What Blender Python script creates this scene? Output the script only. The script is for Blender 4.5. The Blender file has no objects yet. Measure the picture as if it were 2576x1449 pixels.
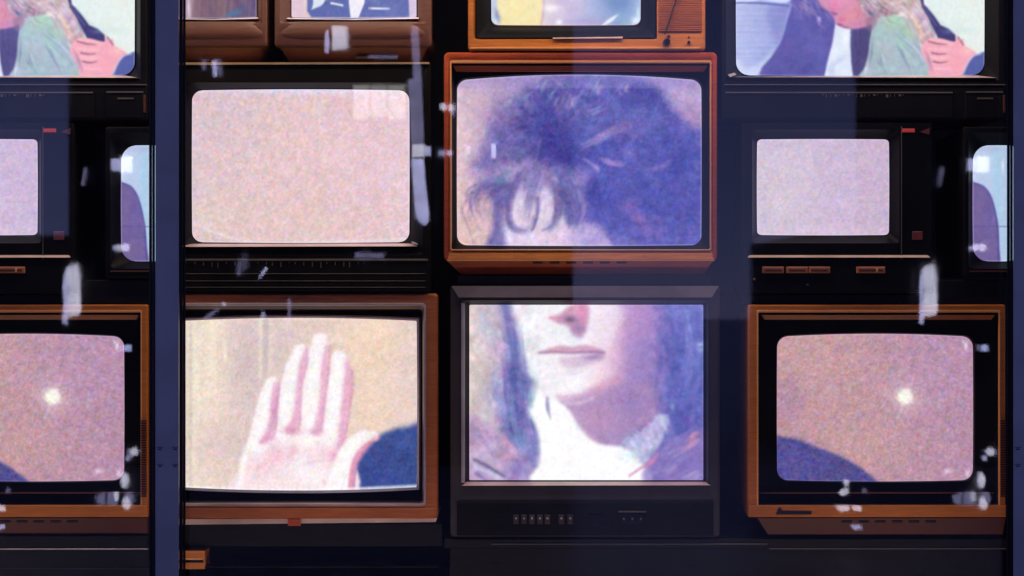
import bpy, math, random
import numpy as np

# ------------------------------------------------------------------ scale
# wall of sets stands in the plane Y = 0, camera 4 m in front of it, 1 mm per unit of the layout sheet
S = 0.001
CU, CV, DIST, AXIS = 1288.0, 724.5, 4.0, 1.62
scene = bpy.context.scene
C = scene.collection

def P(u, v, y=0.0):
    k = (DIST + y) / DIST * S
    return ((u - CU) * k, y, AXIS - (v - CV) * k)

# ------------------------------------------------------------------ camera
cam = bpy.data.cameras.new('camera')
cam.sensor_width = 36.0
cam.lens = 36.0 * DIST / 2.576
cam.clip_start = 0.05
cam.clip_end = 500.0
cam_o = bpy.data.objects.new('camera', cam)
C.objects.link(cam_o)
cam_o.location = (0, -DIST, AXIS)
cam_o.rotation_euler = (math.radians(90), 0, 0)
scene.camera = cam_o
cam.dof.use_dof = True
cam.dof.focus_distance = DIST + 0.02
cam.dof.aperture_fstop = 4.0

# ------------------------------------------------------------------ sky
world = bpy.data.worlds.new('World')
scene.world = world
world.use_nodes = True
nt = world.node_tree
nt.nodes.clear()
sky = nt.nodes.new('ShaderNodeTexSky')
sky.sky_type = 'NISHITA'
sky.sun_disc = False
sky.sun_elevation = math.radians(15.0)
sky.sun_rotation = math.radians(35)
sky.ozone_density = 4.0
sky.dust_density = 0.0
tint = nt.nodes.new('ShaderNodeMix'); tint.data_type = 'RGBA'; tint.blend_type = 'MULTIPLY'
tint.inputs[0].default_value = 1.0
tint.inputs[7].default_value = (1.0, 0.60, 1.0, 1)
bg = nt.nodes.new('ShaderNodeBackground')
bg.inputs[1].default_value = 0.15
out = nt.nodes.new('ShaderNodeOutputWorld')
# look the sky up a little above the true direction so that no dusty band lies on the horizon
geo = nt.nodes.new('ShaderNodeTexCoord'); add = nt.nodes.new('ShaderNodeVectorMath'); add.operation = 'ADD'; add.inputs[1].default_value = (0, 0, 0.13)
nrm = nt.nodes.new('ShaderNodeVectorMath'); nrm.operation = 'NORMALIZE'
nt.links.new(geo.outputs['Generated'], add.inputs[0]); nt.links.new(add.outputs[0], nrm.inputs[0]); nt.links.new(nrm.outputs[0], sky.inputs[0])
nt.links.new(sky.outputs[0], tint.inputs[6])
nt.links.new(tint.outputs[2], bg.inputs[0])
nt.links.new(bg.outputs[0], out.inputs[0])

# ------------------------------------------------------------------ warm lamps added above and below the sets to brighten the wood
def area(name, loc, rot, sx, sy, power, col):
    l = bpy.data.lights.new(name, 'AREA')
    l.shape = 'RECTANGLE'; l.size = sx; l.size_y = sy
    l.energy = power; l.color = col
    o = bpy.data.objects.new(name, l); C.objects.link(o)
    o.location = loc; o.rotation_euler = rot
    return o
area('added_warm_fill', (0.15, -0.24, AXIS + 1.02), (math.radians(14), 0, 0), 2.2, 0.06, 11.5, (1.0, 0.78, 0.58))
area('added_warm_fill', (0.15, -0.24, AXIS - 0.80), (math.radians(168), 0, 0), 2.2, 0.06, 2.3, (1.0, 0.72, 0.50))
area('added_warm_fill', (-1.50, -0.24, AXIS + 0.93), (math.radians(12), 0, 0), 0.8, 0.06, 3.4, (1.0, 0.78, 0.58))
area('added_warm_fill', (-1.50, -0.24, AXIS - 0.80), (math.radians(168), 0, 0), 0.8, 0.06, 0.8, (1.0, 0.72, 0.50))

scene.view_settings.view_transform = 'Standard'
scene.view_settings.look = 'None'
scene.view_settings.exposure = 0.0
scene.view_settings.gamma = 1.0

# ------------------------------------------------------------------ materials
def lin(c):
    c = np.asarray(c, dtype=np.float64) / 255.0
    return np.where(c <= 0.04045, c / 12.92, ((c + 0.055) / 1.055) ** 2.4)

def mat_base(name):
    m = bpy.data.materials.new(name); m.use_nodes = True
    nt = m.node_tree; nt.nodes.clear()
    out = nt.nodes.new('ShaderNodeOutputMaterial')
    b = nt.nodes.new('ShaderNodeBsdfPrincipled')
    nt.links.new(b.outputs[0], out.inputs[0])
    return m, nt, b

def mat_wood(name, c1, c2, rough=0.38, coat=0.35, scale=9.0):
    m, nt, b = mat_base(name)
    tc = nt.nodes.new('ShaderNodeTexCoord')
    mp = nt.nodes.new('ShaderNodeMapping'); mp.inputs[3].default_value = (1.6, 6.0, 30.0)
    nz = nt.nodes.new('ShaderNodeTexNoise'); nz.inputs['Scale'].default_value = scale
    nz.inputs['Detail'].default_value = 7; nz.inputs['Roughness'].default_value = 0.62; nz.inputs['Distortion'].default_value = 0.6
    n2 = nt.nodes.new('ShaderNodeTexNoise'); n2.inputs['Scale'].default_value = 2.3; n2.inputs['Detail'].default_value = 3
    mx = nt.nodes.new('ShaderNodeMath'); mx.operation = 'MULTIPLY_ADD'; mx.inputs[1].default_value = 0.55
    cr = nt.nodes.new('ShaderNodeValToRGB')
    cr.color_ramp.elements[0].position = 0.36; cr.color_ramp.elements[0].color = (*c1, 1)
    cr.color_ramp.elements[1].position = 0.72; cr.color_ramp.elements[1].color = (*c2, 1)
    nt.links.new(tc.outputs['Object'], mp.inputs[0]); nt.links.new(mp.outputs[0], nz.inputs[0])
    nt.links.new(tc.outputs['Object'], n2.inputs[0])
    nt.links.new(n2.outputs[0], mx.inputs[0])
    s2 = nt.nodes.new('ShaderNodeMath'); s2.operation = 'MULTIPLY'; s2.inputs[1].default_value = 0.5
    nt.links.new(nz.outputs[0], s2.inputs[0]); nt.links.new(s2.outputs[0], mx.inputs[2])
    nt.links.new(mx.outputs[0], cr.inputs[0]); nt.links.new(cr.outputs[0], b.inputs['Base Color'])
    mr = nt.nodes.new('ShaderNodeMapRange'); mr.inputs[3].default_value = rough - .08; mr.inputs[4].default_value = rough + .16
    nt.links.new(nz.outputs[0], mr.inputs[0]); nt.links.new(mr.outputs[0], b.inputs['Roughness'])
    b.inputs['Coat Weight'].default_value = coat; b.inputs['Coat Roughness'].default_value = 0.22
    bp = nt.nodes.new('ShaderNodeBump'); bp.inputs['Strength'].default_value = 0.12; bp.inputs['Distance'].default_value = 0.002
    nt.links.new(nz.outputs[0], bp.inputs['Height']); nt.links.new(bp.outputs[0], b.inputs['Normal'])
    return m

def mat_plastic(name, col, rough=0.4, metal=0.0, var=0.25, spec=0.5):
    m, nt, b = mat_base(name)
    tc = nt.nodes.new('ShaderNodeTexCoord')
    nz = nt.nodes.new('ShaderNodeTexNoise'); nz.inputs['Scale'].default_value = 7.0; nz.inputs['Detail'].default_value = 6
    cr = nt.nodes.new('ShaderNodeValToRGB')
    a = [max(0, x * (1 - var)) for x in col]; d = [min(1, x * (1 + var)) for x in col]
    cr.color_ramp.elements[0].position = 0.35; cr.color_ramp.elements[0].color = (*a, 1)
    cr.color_ramp.elements[1].position = 0.68; cr.color_ramp.elements[1].color = (*d, 1)
    nt.links.new(tc.outputs['Object'], nz.inputs[0]); nt.links.new(nz.outputs[0], cr.inputs[0])
    nt.links.new(cr.outputs[0], b.inputs['Base Color'])
    mr = nt.nodes.new('ShaderNodeMapRange'); mr.inputs[3].default_value = max(.05, rough - .1); mr.inputs[4].default_value = rough + .12
    nt.links.new(nz.outputs[0], mr.inputs[0]); nt.links.new(mr.outputs[0], b.inputs['Roughness'])
    b.inputs['Metallic'].default_value = metal
    b.inputs['Specular IOR Level'].default_value = spec
    return m

def mat_emit(name, col, strength):
    m, nt, b = mat_base(name)
    b.inputs['Base Color'].default_value = (0.02, 0.02, 0.02, 1)
    tc = nt.nodes.new('ShaderNodeTexCoord')
    nz = nt.nodes.new('ShaderNodeTexNoise'); nz.inputs['Scale'].default_value = 9.0
    mr = nt.nodes.new('ShaderNodeMapRange'); mr.inputs[3].default_value = 0.35 * strength; mr.inputs[4].default_value = 1.5 * strength
    nt.links.new(tc.outputs['Object'], nz.inputs[0]); nt.links.new(nz.outputs[0], mr.inputs[0])
    nt.links.new(mr.outputs[0], b.inputs['Emission Strength'])
    b.inputs['Emission Color'].default_value = (*col, 1)
    return m

def mat_screen():
    m, nt, b = mat_base('picture_tube_glass')
    at = nt.nodes.new('ShaderNodeAttribute'); at.attribute_name = 'picture'
    b.inputs['Base Color'].default_value = (0.01, 0.01, 0.012, 1)
    b.inputs['Roughness'].default_value = 0.12
    nt.links.new(at.outputs['Color'], b.inputs['Emission Color'])
    b.inputs['Emission Strength'].default_value = 1.13
    try: m.cycles.emission_sampling = 'NONE'
    except Exception: pass
    return m

def mat_glass():
    m = bpy.data.materials.new('window_glass'); m.use_nodes = True
    nt = m.node_tree; nt.nodes.clear()
    out = nt.nodes.new('ShaderNodeOutputMaterial')
    mix = nt.nodes.new('ShaderNodeMixShader')
    fr = nt.nodes.new('ShaderNodeFresnel'); fr.inputs[0].default_value = 1.5
    tr = nt.nodes.new('ShaderNodeBsdfTransparent'); tr.inputs[0].default_value = (0.985, 0.985, 0.985, 1)
    gl = nt.nodes.new('ShaderNodeBsdfGlossy'); gl.inputs['Roughness'].default_value = 0.0
    # faint smears in the glass
    tc = nt.nodes.new('ShaderNodeTexCoord')
    mp = nt.nodes.new('ShaderNodeMapping'); mp.inputs[3].default_value = (14, 1, 2.5)
    nz = nt.nodes.new('ShaderNodeTexNoise'); nz.inputs['Scale'].default_value = 1.5; nz.inputs['Detail'].default_value = 5
    mr = nt.nodes.new('ShaderNodeMapRange'); mr.inputs[1].default_value = .35; mr.inputs[2].default_value = .8
    mr.inputs[3].default_value = 0.0; mr.inputs[4].default_value = 0.05
    nt.links.new(tc.outputs['Object'], mp.inputs[0]); nt.links.new(mp.outputs[0], nz.inputs[0])
    nt.links.new(nz.outputs[0], mr.inputs[0]); nt.links.new(mr.outputs[0], gl.inputs['Roughness'])
    nt.links.new(fr.outputs[0], mix.inputs[0]); nt.links.new(tr.outputs[0], mix.inputs[1]); nt.links.new(gl.outputs[0], mix.inputs[2])
    nt.links.new(mix.outputs[0], out.inputs[0])
    return m

M = dict(
    wood_red=mat_wood('red_brown_wood', (0.20, 0.026, 0.007), (0.58, 0.095, 0.018), .42, .10),
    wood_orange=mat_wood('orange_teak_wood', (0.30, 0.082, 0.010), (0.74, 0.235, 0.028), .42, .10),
    wood_dark=mat_wood('dark_walnut_wood', (0.06, 0.020, 0.012), (0.17, 0.055, 0.030), .5, .12),
    wood_brown=mat_wood('brown_walnut_wood', (0.16, 0.038, 0.010), (0.55, 0.155, 0.035), .42, .10),
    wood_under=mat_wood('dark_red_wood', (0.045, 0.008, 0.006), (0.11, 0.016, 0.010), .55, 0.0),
    black=mat_plastic('black_plastic', (0.006, 0.006, 0.008), 0.5, spec=.06),
    black_gloss=mat_plastic('glossy_black_plastic', (0.005, 0.005, 0.007), 0.42, spec=.08),
    brownblack=mat_plastic('brown_black_plastic', (0.007, 0.006, 0.004), 0.55, spec=.05),
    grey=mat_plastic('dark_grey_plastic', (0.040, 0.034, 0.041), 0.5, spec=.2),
    silver=mat_plastic('lilac_silver_trim', (0.42, 0.38, 0.44), 0.30, metal=0.3),
    gold=mat_plastic('gold_highlight', (0.62, 0.40, 0.20), 0.32, metal=0.6),  # gold colour stands in for a lit top edge
    lip=mat_plastic('pink_grey_lit_lip', (0.62, 0.46, 0.44), 0.30),  # pale pink stands in for screen light on the lower lips
    bead=mat_wood('highlight_orange_wood', (0.62, 0.23, 0.07), (0.85, 0.42, 0.16)),  # lighter orange puts the edge highlights into the colour
    rim=mat_plastic('pale_rim_plastic', (0.62, 0.58, 0.66), 0.35),
    post=mat_plastic('blue_grey_paint', (0.44, 0.44, 0.44), 0.5, var=0.12),
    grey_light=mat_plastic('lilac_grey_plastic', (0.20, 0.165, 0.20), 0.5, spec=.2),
    gasket=mat_plastic('black_rubber', (0.012, 0.012, 0.014), 0.6),
    wall=mat_plastic('matt_black_board', (0.006, 0.006, 0.008), 0.8),
    shelf=mat_plastic('black_laminate', (0.004, 0.004, 0.006), 0.6, spec=.2),
    asphalt=mat_plastic('wet_paving', (0.50, 0.49, 0.50), 0.3),
    facade=mat_plastic('dark_facade', (0.050, 0.042, 0.038), 0.8),
    knob=mat_plastic('knob_black', (0.01, 0.01, 0.02), 0.35),
    button=mat_plastic('orange_brown_button', (0.40, 0.13, 0.06), 0.4),
    mark=mat_plastic('dim_grey_print', (0.085, 0.070, 0.068), 0.5),
    red_led=mat_emit('red_indicator', (0.9, 0.05, 0.04), 0.45),
    red_dim=mat_emit('dim_red_indicator', (0.35, 0.01, 0.02), 0.10),
    glass=mat_glass(), screen=mat_screen(),
    lampw=mat_emit('white_lamp_glow', (0.80, 0.78, 1.0), 9.5),
    lampb=mat_emit('blue_lamp_glow', (0.50, 0.55, 1.0), 11.0),
    lampl=mat_emit('lilac_lamp_glow', (0.55, 0.55, 0.95), 10.0),
    lampd=mat_emit('dim_lamp_glow', (0.45, 0.43, 0.80), 4.0),
    lampc=mat_emit('cream_window_glow', (1.0, 1.0, 0.90), 2.8),
)

# ------------------------------------------------------------------ object helpers
def tag(o, label=None, cat=None, group=None, kind=None):
    if label: o['label'] = label
    if cat: o['category'] = cat
    if group: o['group'] = group
    if kind: o['kind'] = kind
    return o

def empty(name, loc):
    o = bpy.data.objects.new(name, None); C.objects.link(o)
    o.empty_display_size = 0.05
    o.location = loc
    return o

def link_mesh(name, verts, faces, mat, parent=None, smooth=True, ang=35):
    me = bpy.data.meshes.new(name)
    org = np.array(parent_world(parent)) if parent else np.zeros(3)
    if parent is None:
        v = np.asarray(verts, float); org = v.mean(axis=0); org[2] = v[:, 2].min()
    vv = [tuple(np.asarray(p) - org) for p in verts]
    me.from_pydata(vv, [], faces)
    me.materials.append(mat)
    if smooth:
        me.polygons.foreach_set('use_smooth', [True] * len(me.polygons))
        me.set_sharp_from_angle(angle=math.radians(ang))
    me.update()
    o = bpy.data.objects.new(name, me); C.objects.link(o)
    if parent: o.parent = parent
    else: o.location = org
    return o

def parent_world(p):
    x = np.zeros(3)
    while p is not None:
        x += np.array(p.location); p = p.parent
    return x

K_ARC, K_SIDE = 8, 9
def ring(u0, v0, u1, v1, r=0.0, y=0.0, bow=(0, 0, 0, 0)):
    """closed outline: rounded rectangle with bowed sides, bow=(top,bottom,left,right)"""
    r = max(r, 0.05)
    pts = []
    cs = [(u0 + r, v0 + r, 180), (u1 - r, v0 + r, 270), (u1 - r, v1 - r, 0), (u0 + r, v1 - r, 90)]
    ends = []
    for (cx, cy, a0) in cs:
        arc = []
        for i in range(K_ARC + 1):
            a = math.radians(a0 + 90 * i / K_ARC)
            arc.append((cx + r * math.cos(a), cy + r * math.sin(a)))
        ends.append(arc)
    for k in range(4):
        pts += ends[k]
        a = ends[k][-1]; b = ends[(k + 1) % 4][0]
        for i in range(1, K_SIDE):
            t = i / K_SIDE
            pts.append((a[0] + (b[0] - a[0]) * t, a[1] + (b[1] - a[1]) * t))
    cx, cy, hx, hy = (u0 + u1) / 2, (v0 + v1) / 2, (u1 - u0) / 2, (v1 - v0) / 2
    res = []
    for (x, yv) in pts:
        sx = (x - cx) / hx; sy = (yv - cy) / hy
        fx = 1 - sx * sx; fy = 1 - sy * sy
        if sy < 0: yv += bow[0] * fx * sy
        else: yv += bow[1] * fx * sy
        if sx < 0: x += bow[2] * fy * sx
        else: x += bow[3] * fy * sx
        res.append((x, yv))
    return (res, y)

def loft(name, rings, mat, parent, cap_back=False, cap_front=False, smooth=True):
    verts, faces = [], []
    n = len(rings[0][0])
    for pts, y in rings:
        verts += [P(u, v, y) if False else ((u - CU) * S, y, AXIS - (v - CV) * S) for (u, v) in pts]
    for k in range(len(rings) - 1):
        for i in range(n):
            j = (i + 1) % n
            faces.append((k * n + i, k * n + j, (k + 1) * n + j, (k + 1) * n + i))
    if cap_back: faces.append(tuple(range(n)))
    if cap_front: faces.append(tuple(reversed(range((len(rings) - 1) * n, len(rings) * n))))
    return link_mesh(name, verts, faces, mat, parent, smooth)

def W(u, v, y):
    return ((u - CU) * S, y, AXIS - (v - CV) * S)

def box(name, u0, v0, u1, v1, y0, y1, mat, parent=None, bev=1.5, persp=False):
    """bevelled box, front at y0 (towards the camera), back at y1"""
    b = min(bev, (u1 - u0) * .3, (v1 - v0) * .3)
    bb = min(b * S, abs(y1 - y0) * .3)
    f = P if persp else W
    L = [(u0 + b, v0 + b, u1 - b, v1 - b, y0), (u0, v0, u1, v1, y0 + bb), (u0, v0, u1, v1, y1)]
    verts = []
    for (a, c, d, e, y) in L:
        verts += [f(a, c, y), f(d, c, y), f(d, e, y), f(a, e, y)]
    faces = [(3, 2, 1, 0)]
    for k in range(2):
        for i in range(4):
            j = (i + 1) % 4
            faces.append((k * 4 + i, k * 4 + j, (k + 1) * 4 + j, (k + 1) * 4 + i))
    faces.append((8, 9, 10, 11))
    return link_mesh(name, verts, faces, mat, parent, smooth=False)

def boxes(name, specs, mat, parent=None):
    verts, faces = [], []
    for (u0, v0, u1, v1, y0, y1) in specs:
        n = len(verts)
        for y in (y0, y1):
            verts += [W(u0, v0, y), W(u1, v0, y), W(u1, v1, y), W(u0, v1, y)]
        faces += [(n + 3, n + 2, n + 1, n), (n + 4, n + 5, n + 6, n + 7)]
        for i in range(4):
            j = (i + 1) % 4
            faces.append((n + i, n + j, n + 4 + j, n + 4 + i))
    return link_mesh(name, verts, faces, mat, parent, smooth=False)

def prism(name, pts, y0, y1, mat, parent=None, y0s=None, persp=False, smooth=False):
    """polygon pts (u,v) extruded between y0 and y1; y0s gives front depth per point"""
    n = len(pts)
    f = P if persp else W
    fr = [f(u, v, (y0s[i] if y0s else y0)) for i, (u, v) in enumerate(pts)]
    bk = [f(u, v, y1) for (u, v) in pts]
    faces = [tuple(reversed(range(n))), tuple(range(n, 2 * n))]
    for i in range(n):
        j = (i + 1) % n
        faces.append((i, j, n + j, n + i))
    return link_mesh(name, fr + bk, faces, mat, parent, smooth=smooth)

def rows_panel(name, rows, y1, mat, parent=None, n=24):
    """front made of rows (u_left, u_right, v, y) and a back at y1"""
    verts, faces = [], []
    for (a, b, v, y) in rows:
        for i in range(n + 1):
            t = i / n; e = abs(2 * t - 1) ** 8
            verts.append(W(a + (b - a) * t, v, y + .012 * e))
    m = n + 1
    for r in range(len(rows) - 1):
        for i in range(n): faces.append((r * m + i + 1, r * m + i, (r + 1) * m + i, (r + 1) * m + i + 1))
    k = len(verts)
    for (a, b, v, y) in rows: verts += [W(a, v, y1), W(b, v, y1)]
    R_ = len(rows)
    for r in range(R_ - 1):
        faces.append((r * m, k + r * 2, k + r * 2 + 2, (r + 1) * m)); faces.append((r * m + n, (r + 1) * m + n, k + r * 2 + 3, k + r * 2 + 1))
    faces.append(tuple(range(0, m)) + (k + 1, k)); faces.append(tuple(range((R_ - 1) * m, R_ * m)) + (k + 2 * R_ - 1, k + 2 * R_ - 2))
    return link_mesh(name, verts, faces, mat, parent, True, 50)

def disc(name, u, v, r, y0, y1, mat, parent=None, n=20, ry=None, dome=0.0):
    ry = ry or r
    rings_ = []
    for (k, y) in ((1.0, y1), (1.0, y0 + 0.15 * (y1 - y0)), (0.85, y0), (0.45, y0 - dome * .8), (0.05, y0 - dome)):
        rings_.append([W(u + k * r * math.cos(2 * math.pi * i / n), v + k * ry * math.sin(2 * math.pi * i / n), y) for i in range(n)])
    verts = [p for q in rings_ for p in q]
    faces = []
    for k in range(len(rings_) - 1):
        for i in range(n):
            j = (i + 1) % n
            faces.append((k * n + i, k * n + j, (k + 1) * n + j, (k + 1) * n + i))
    faces.append(tuple(range(4 * n, 5 * n)))
    return link_mesh(name, verts, faces, mat, parent)

def rod(name, a, b, r, mat, parent=None, n=8):
    a = np.array(a); b = np.array(b); d = (b - a) / np.linalg.norm(b - a)
    up = np.array([0, 1, 0]) if abs(d[1]) < .9 else np.array([1, 0, 0])
    s = np.cross(d, up); s /= np.linalg.norm(s); t = np.cross(d, s)
    verts = []
    for q in (a, b):
        verts += [tuple(q + r * (math.cos(2 * math.pi * i / n) * s + math.sin(2 * math.pi * i / n) * t)) for i in range(n)]
    faces = [(i, (i + 1) % n, n + (i + 1) % n, n + i) for i in range(n)] + [tuple(range(n)), tuple(range(n, 2 * n))]
    return link_mesh(name, verts, faces, mat, parent)

# ------------------------------------------------------------------ picture painting (what the tubes show)
rng = np.random.default_rng(7)

def blur(a, s):
    if s <= 0: return a
    r = max(1, int(s * 3)); x = np.arange(-r, r + 1)
    k = np.exp(-x * x / (2 * s * s)); k /= k.sum()
    for ax in (0, 1):
        pad = [(0, 0)] * a.ndim; pad[ax] = (r, r)
        b = np.pad(a, pad, mode='edge')
        o = np.zeros_like(a)
        for i, w in enumerate(k):
            sl = [slice(None)] * a.ndim; sl[ax] = slice(i, i + a.shape[ax])
            o += w * b[tuple(sl)]
        a = o
    return a

def catmull(pts, closed=True, n=6):
    p = np.asarray(pts, float); m = len(p); res = []
    rngi = range(m) if closed else range(m - 1)
    for i in rngi:
        if closed: a, b, c, d = p[(i - 1) % m], p[i], p[(i + 1) % m], p[(i + 2) % m]
        else: a, b, c, d = p[max(i - 1, 0)], p[i], p[i + 1], p[min(i + 2, m - 1)]
        for k in range(n):
            t = k / n
            res.append(0.5 * ((2 * b) + (-a + c) * t + (2 * a - 5 * b + 4 * c - d) * t * t + (-a + 3 * b - 3 * c + d) * t ** 3))
    if not closed: res.append(p[-1])
    return np.array(res)

class Canvas:
    def __init__(s, u0, v0, u1, v1, step=2.0, tr=(0, 0, 1.0)):
        s.step = step; s.u0 = u0 - 8; s.v0 = v0 - 8
        s.w = int((u1 - u0 + 16) / step) + 2; s.h = int((v1 - v0 + 16) / step) + 2
        s.U, s.V = np.meshgrid(s.u0 + np.arange(s.w) * step, s.v0 + np.arange(s.h) * step)
        s.img = np.zeros((s.h, s.w, 3)); s.tr = tr
    def T(s, pts):
        p = np.atleast_2d(np.asarray(pts, float)).copy(); ox, oy, k = s.tr
        p[:, 0] = ox + p[:, 0] * k; p[:, 1] = oy + p[:, 1] * k
        return p
    def win(s, p, m):
        a = int(max(0, (p[:, 0].min() - m - s.u0) / s.step)); b = int(min(s.w, (p[:, 0].max() + m - s.u0) / s.step + 2))
        c = int(max(0, (p[:, 1].min() - m - s.v0) / s.step)); d = int(min(s.h, (p[:, 1].max() + m - s.v0) / s.step + 2))
        if b <= a or d <= c: return None
        return slice(c, d), slice(a, b)
    def comp(s, w, al, col):
        al = al[..., None]
        s.img[w] = s.img[w] * (1 - al) + np.asarray(col, float) * al
    def fill(s, col): s.img[:] = col
    def grad(s, stops, axis='u', bend=0.0):
        """stops: list of (coordinate in zoom units, colour)"""
        ox, oy, k = s.tr
        X = (s.U - ox) / k if axis == 'u' else (s.V - oy) / k
        xs = [q[0] for q in stops]
        for c in range(3): s.img[..., c] = np.interp(X, xs, [q[1][c] for q in stops])
    def poly(s, pts, col, soft=6, alpha=1.0, curve=True, wob=0.0):
        p = s.T(pts)
        if curve: p = catmull(p, True, 5)
        k = s.tr[2]; soft = soft * k
        w = s.win(p, soft * 2 + 2)
        if w is None: return
        U, V = s.U[w], s.V[w]
        if wob: 
            nz = s.nz(3.0)[w]; U = U + wob * k * nz; V = V + wob * k * s.nz(3.0)[w]
        inside = np.zeros(U.shape, bool); d2 = np.full(U.shape, 1e12)
        q = np.roll(p, -1, axis=0)
        for (x0, y0), (x1, y1) in zip(p, q):
            c = ((y0 > V) != (y1 > V))
            if y1 != y0: inside ^= c & (U < (x1 - x0) * (V - y0) / (y1 - y0) + x0)
            dx, dy = x1 - x0, y1 - y0; L = dx * dx + dy * dy + 1e-9
            t = np.clip(((U - x0) * dx + (V - y0) * dy) / L, 0, 1)
            d2 = np.minimum(d2, (U - x0 - t * dx) ** 2 + (V - y0 - t * dy) ** 2)
        d = np.sqrt(d2) * np.where(inside, 1, -1)
        t = np.clip(d / max(soft, .5) * .5 + .5, 0, 1); t = t * t * (3 - 2 * t)
        s.comp(w, t * alpha, col)
    def stroke(s, pts, wd, col, soft=4, alpha=1.0, curve=True):
        p = s.T(pts); k = s.tr[2]
        wd = np.atleast_1d(np.asarray(wd, float)) * k
        if len(wd) == 1: wd = np.repeat(wd, len(p))
        if curve and len(p) > 2:
            pw = catmull(np.column_stack([p, wd]), False, 6); p, wd = pw[:, :2], pw[:, 2]
        soft = max(soft * k, .5)
        w = s.win(p, wd.max() + soft * 2)
        if w is None: return
        U, V = s.U[w], s.V[w]; best = np.full(U.shape, -1e9)
        for i in range(len(p) - 1):
            x0, y0 = p[i]; dx, dy = p[i + 1] - p[i]; L = dx * dx + dy * dy + 1e-9
            t = np.clip(((U - x0) * dx + (V - y0) * dy) / L, 0, 1)
            d = wd[i] + (wd[i + 1] - wd[i]) * t - np.sqrt((U - x0 - t * dx) ** 2 + (V - y0 - t * dy) ** 2)
            best = np.maximum(best, d)
        t = np.clip(best / soft * .5 + .5, 0, 1); t = t * t * (3 - 2 * t)
        s.comp(w, t * alpha, col)
    def blob(s, x, y, rx, ry, col, alpha=1.0, ang=0.0, hard=1.0):
        p = s.T([(x, y)]); k = s.tr[2]; rx *= k; ry *= k
        m = max(rx, ry) * 2.6
        w = s.win(p, m)
        if w is None: return
        a = math.radians(ang); U = s.U[w] - p[0, 0]; V = s.V[w] - p[0, 1]
        X = U * math.cos(a) + V * math.sin(a); Y = -U * math.sin(a) + V * math.cos(a)
        g = np.exp(-((X / rx) ** 2 + (Y / ry) ** 2) ** hard)
        s.comp(w, g * alpha, col)
    def nz(s, sig):
        n = blur(rng.standard_normal((s.h, s.w)), sig); return n / (n.std() + 1e-9)
    def hair(s, n, origin, r0, r1, a0, a1, cols, wid=3, alpha=.35, curl=.3, soft=3, bend=0.0):
        for i in range(n):
            a = math.radians(rng.uniform(a0, a1)); ra = rng.uniform(*r0); rb = ra + rng.uniform(*r1)
            pts = []; c = rng.normal(0, curl) + bend
            for t in (0, .33, .66, 1):
                r = ra + (rb - ra) * t; aa = a + c * t
                pts.append((origin[0] + r * math.cos(aa), origin[1] + r * math.sin(aa)))
            w = wid * rng.uniform(.5, 1.6)
            s.stroke(pts, [w * .4, w, w, w * .2], cols[rng.integers(len(cols))], soft, alpha * rng.uniform(.4, 1.2))
    def strands(s, n, path, spread, cols, wid=3, alpha=.3, soft=3):
        path = np.asarray(path, float)
        dense = catmull(path, False, 8)
        for i in range(n):
            a = int(rng.uniform(0, .45) * len(dense)); b = int(rng.uniform(.6, 1.0) * len(dense))
            sel = dense[np.linspace(a, b - 1, 5).astype(int)]
            q = sel + rng.normal(0, 1, 2) * spread * 1.35 + rng.normal(0, spread * .22, sel.shape)
            w = wid * rng.uniform(.35, 1.3)
            s.stroke(q, [w * .3, w, w, w * .8, w * .2], cols[rng.integers(len(cols))], soft * 1.3, alpha * rng.uniform(.3, 1.0))
    def tousle(s, pts, amp, sig=2.2, soft=30, aniso=(1, 1)):
        """uneven light and dark inside an area of the picture"""
        keep = s.img.copy(); s.img[:] = 0; s.poly(pts, (1, 1, 1), soft, 1.0); m = s.img[..., :1].copy(); s.img = keep
        a = s.nz(sig); b = s.nz(sig * 2.6); d = s.nz(sig * 1.5)
        s.img += m * ((a * .55 + b * .7)[..., None] * amp + d[..., None] * np.array([.5, -.1, .1]) * amp)
    def finish(s, grain=9, chroma=8, soft=.7, mott=4, warm=0):
        im = blur(s.img, soft)
        big = s.nz(3.2); im += big[..., None] * mott * .5
        for c in range(3):
            im[..., c] += (1, .55, 1.1)[c] * (s.nz(.75) * chroma * .28 + s.nz(1.7) * chroma * .42)
        im += (s.nz(.6) * grain)[..., None] * .40 + (s.nz(1.1) * grain)[..., None] * .3
        s.out = np.clip(im, 0, 255)
        return s
    def sample(s, U, V):
        x = np.clip((U - s.u0) / s.step, 0, s.w - 1.001); y = np.clip((V - s.v0) / s.step, 0, s.h - 1.001)
        i = x.astype(int); j = y.astype(int); fx = (x - i)[..., None]; fy = (y - j)[..., None]
        o = s.out
        return (o[j, i] * (1 - fx) * (1 - fy) + o[j, i + 1] * fx * (1 - fy) + o[j + 1, i] * (1 - fx) * fy + o[j + 1, i + 1] * fx * fy)

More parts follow.
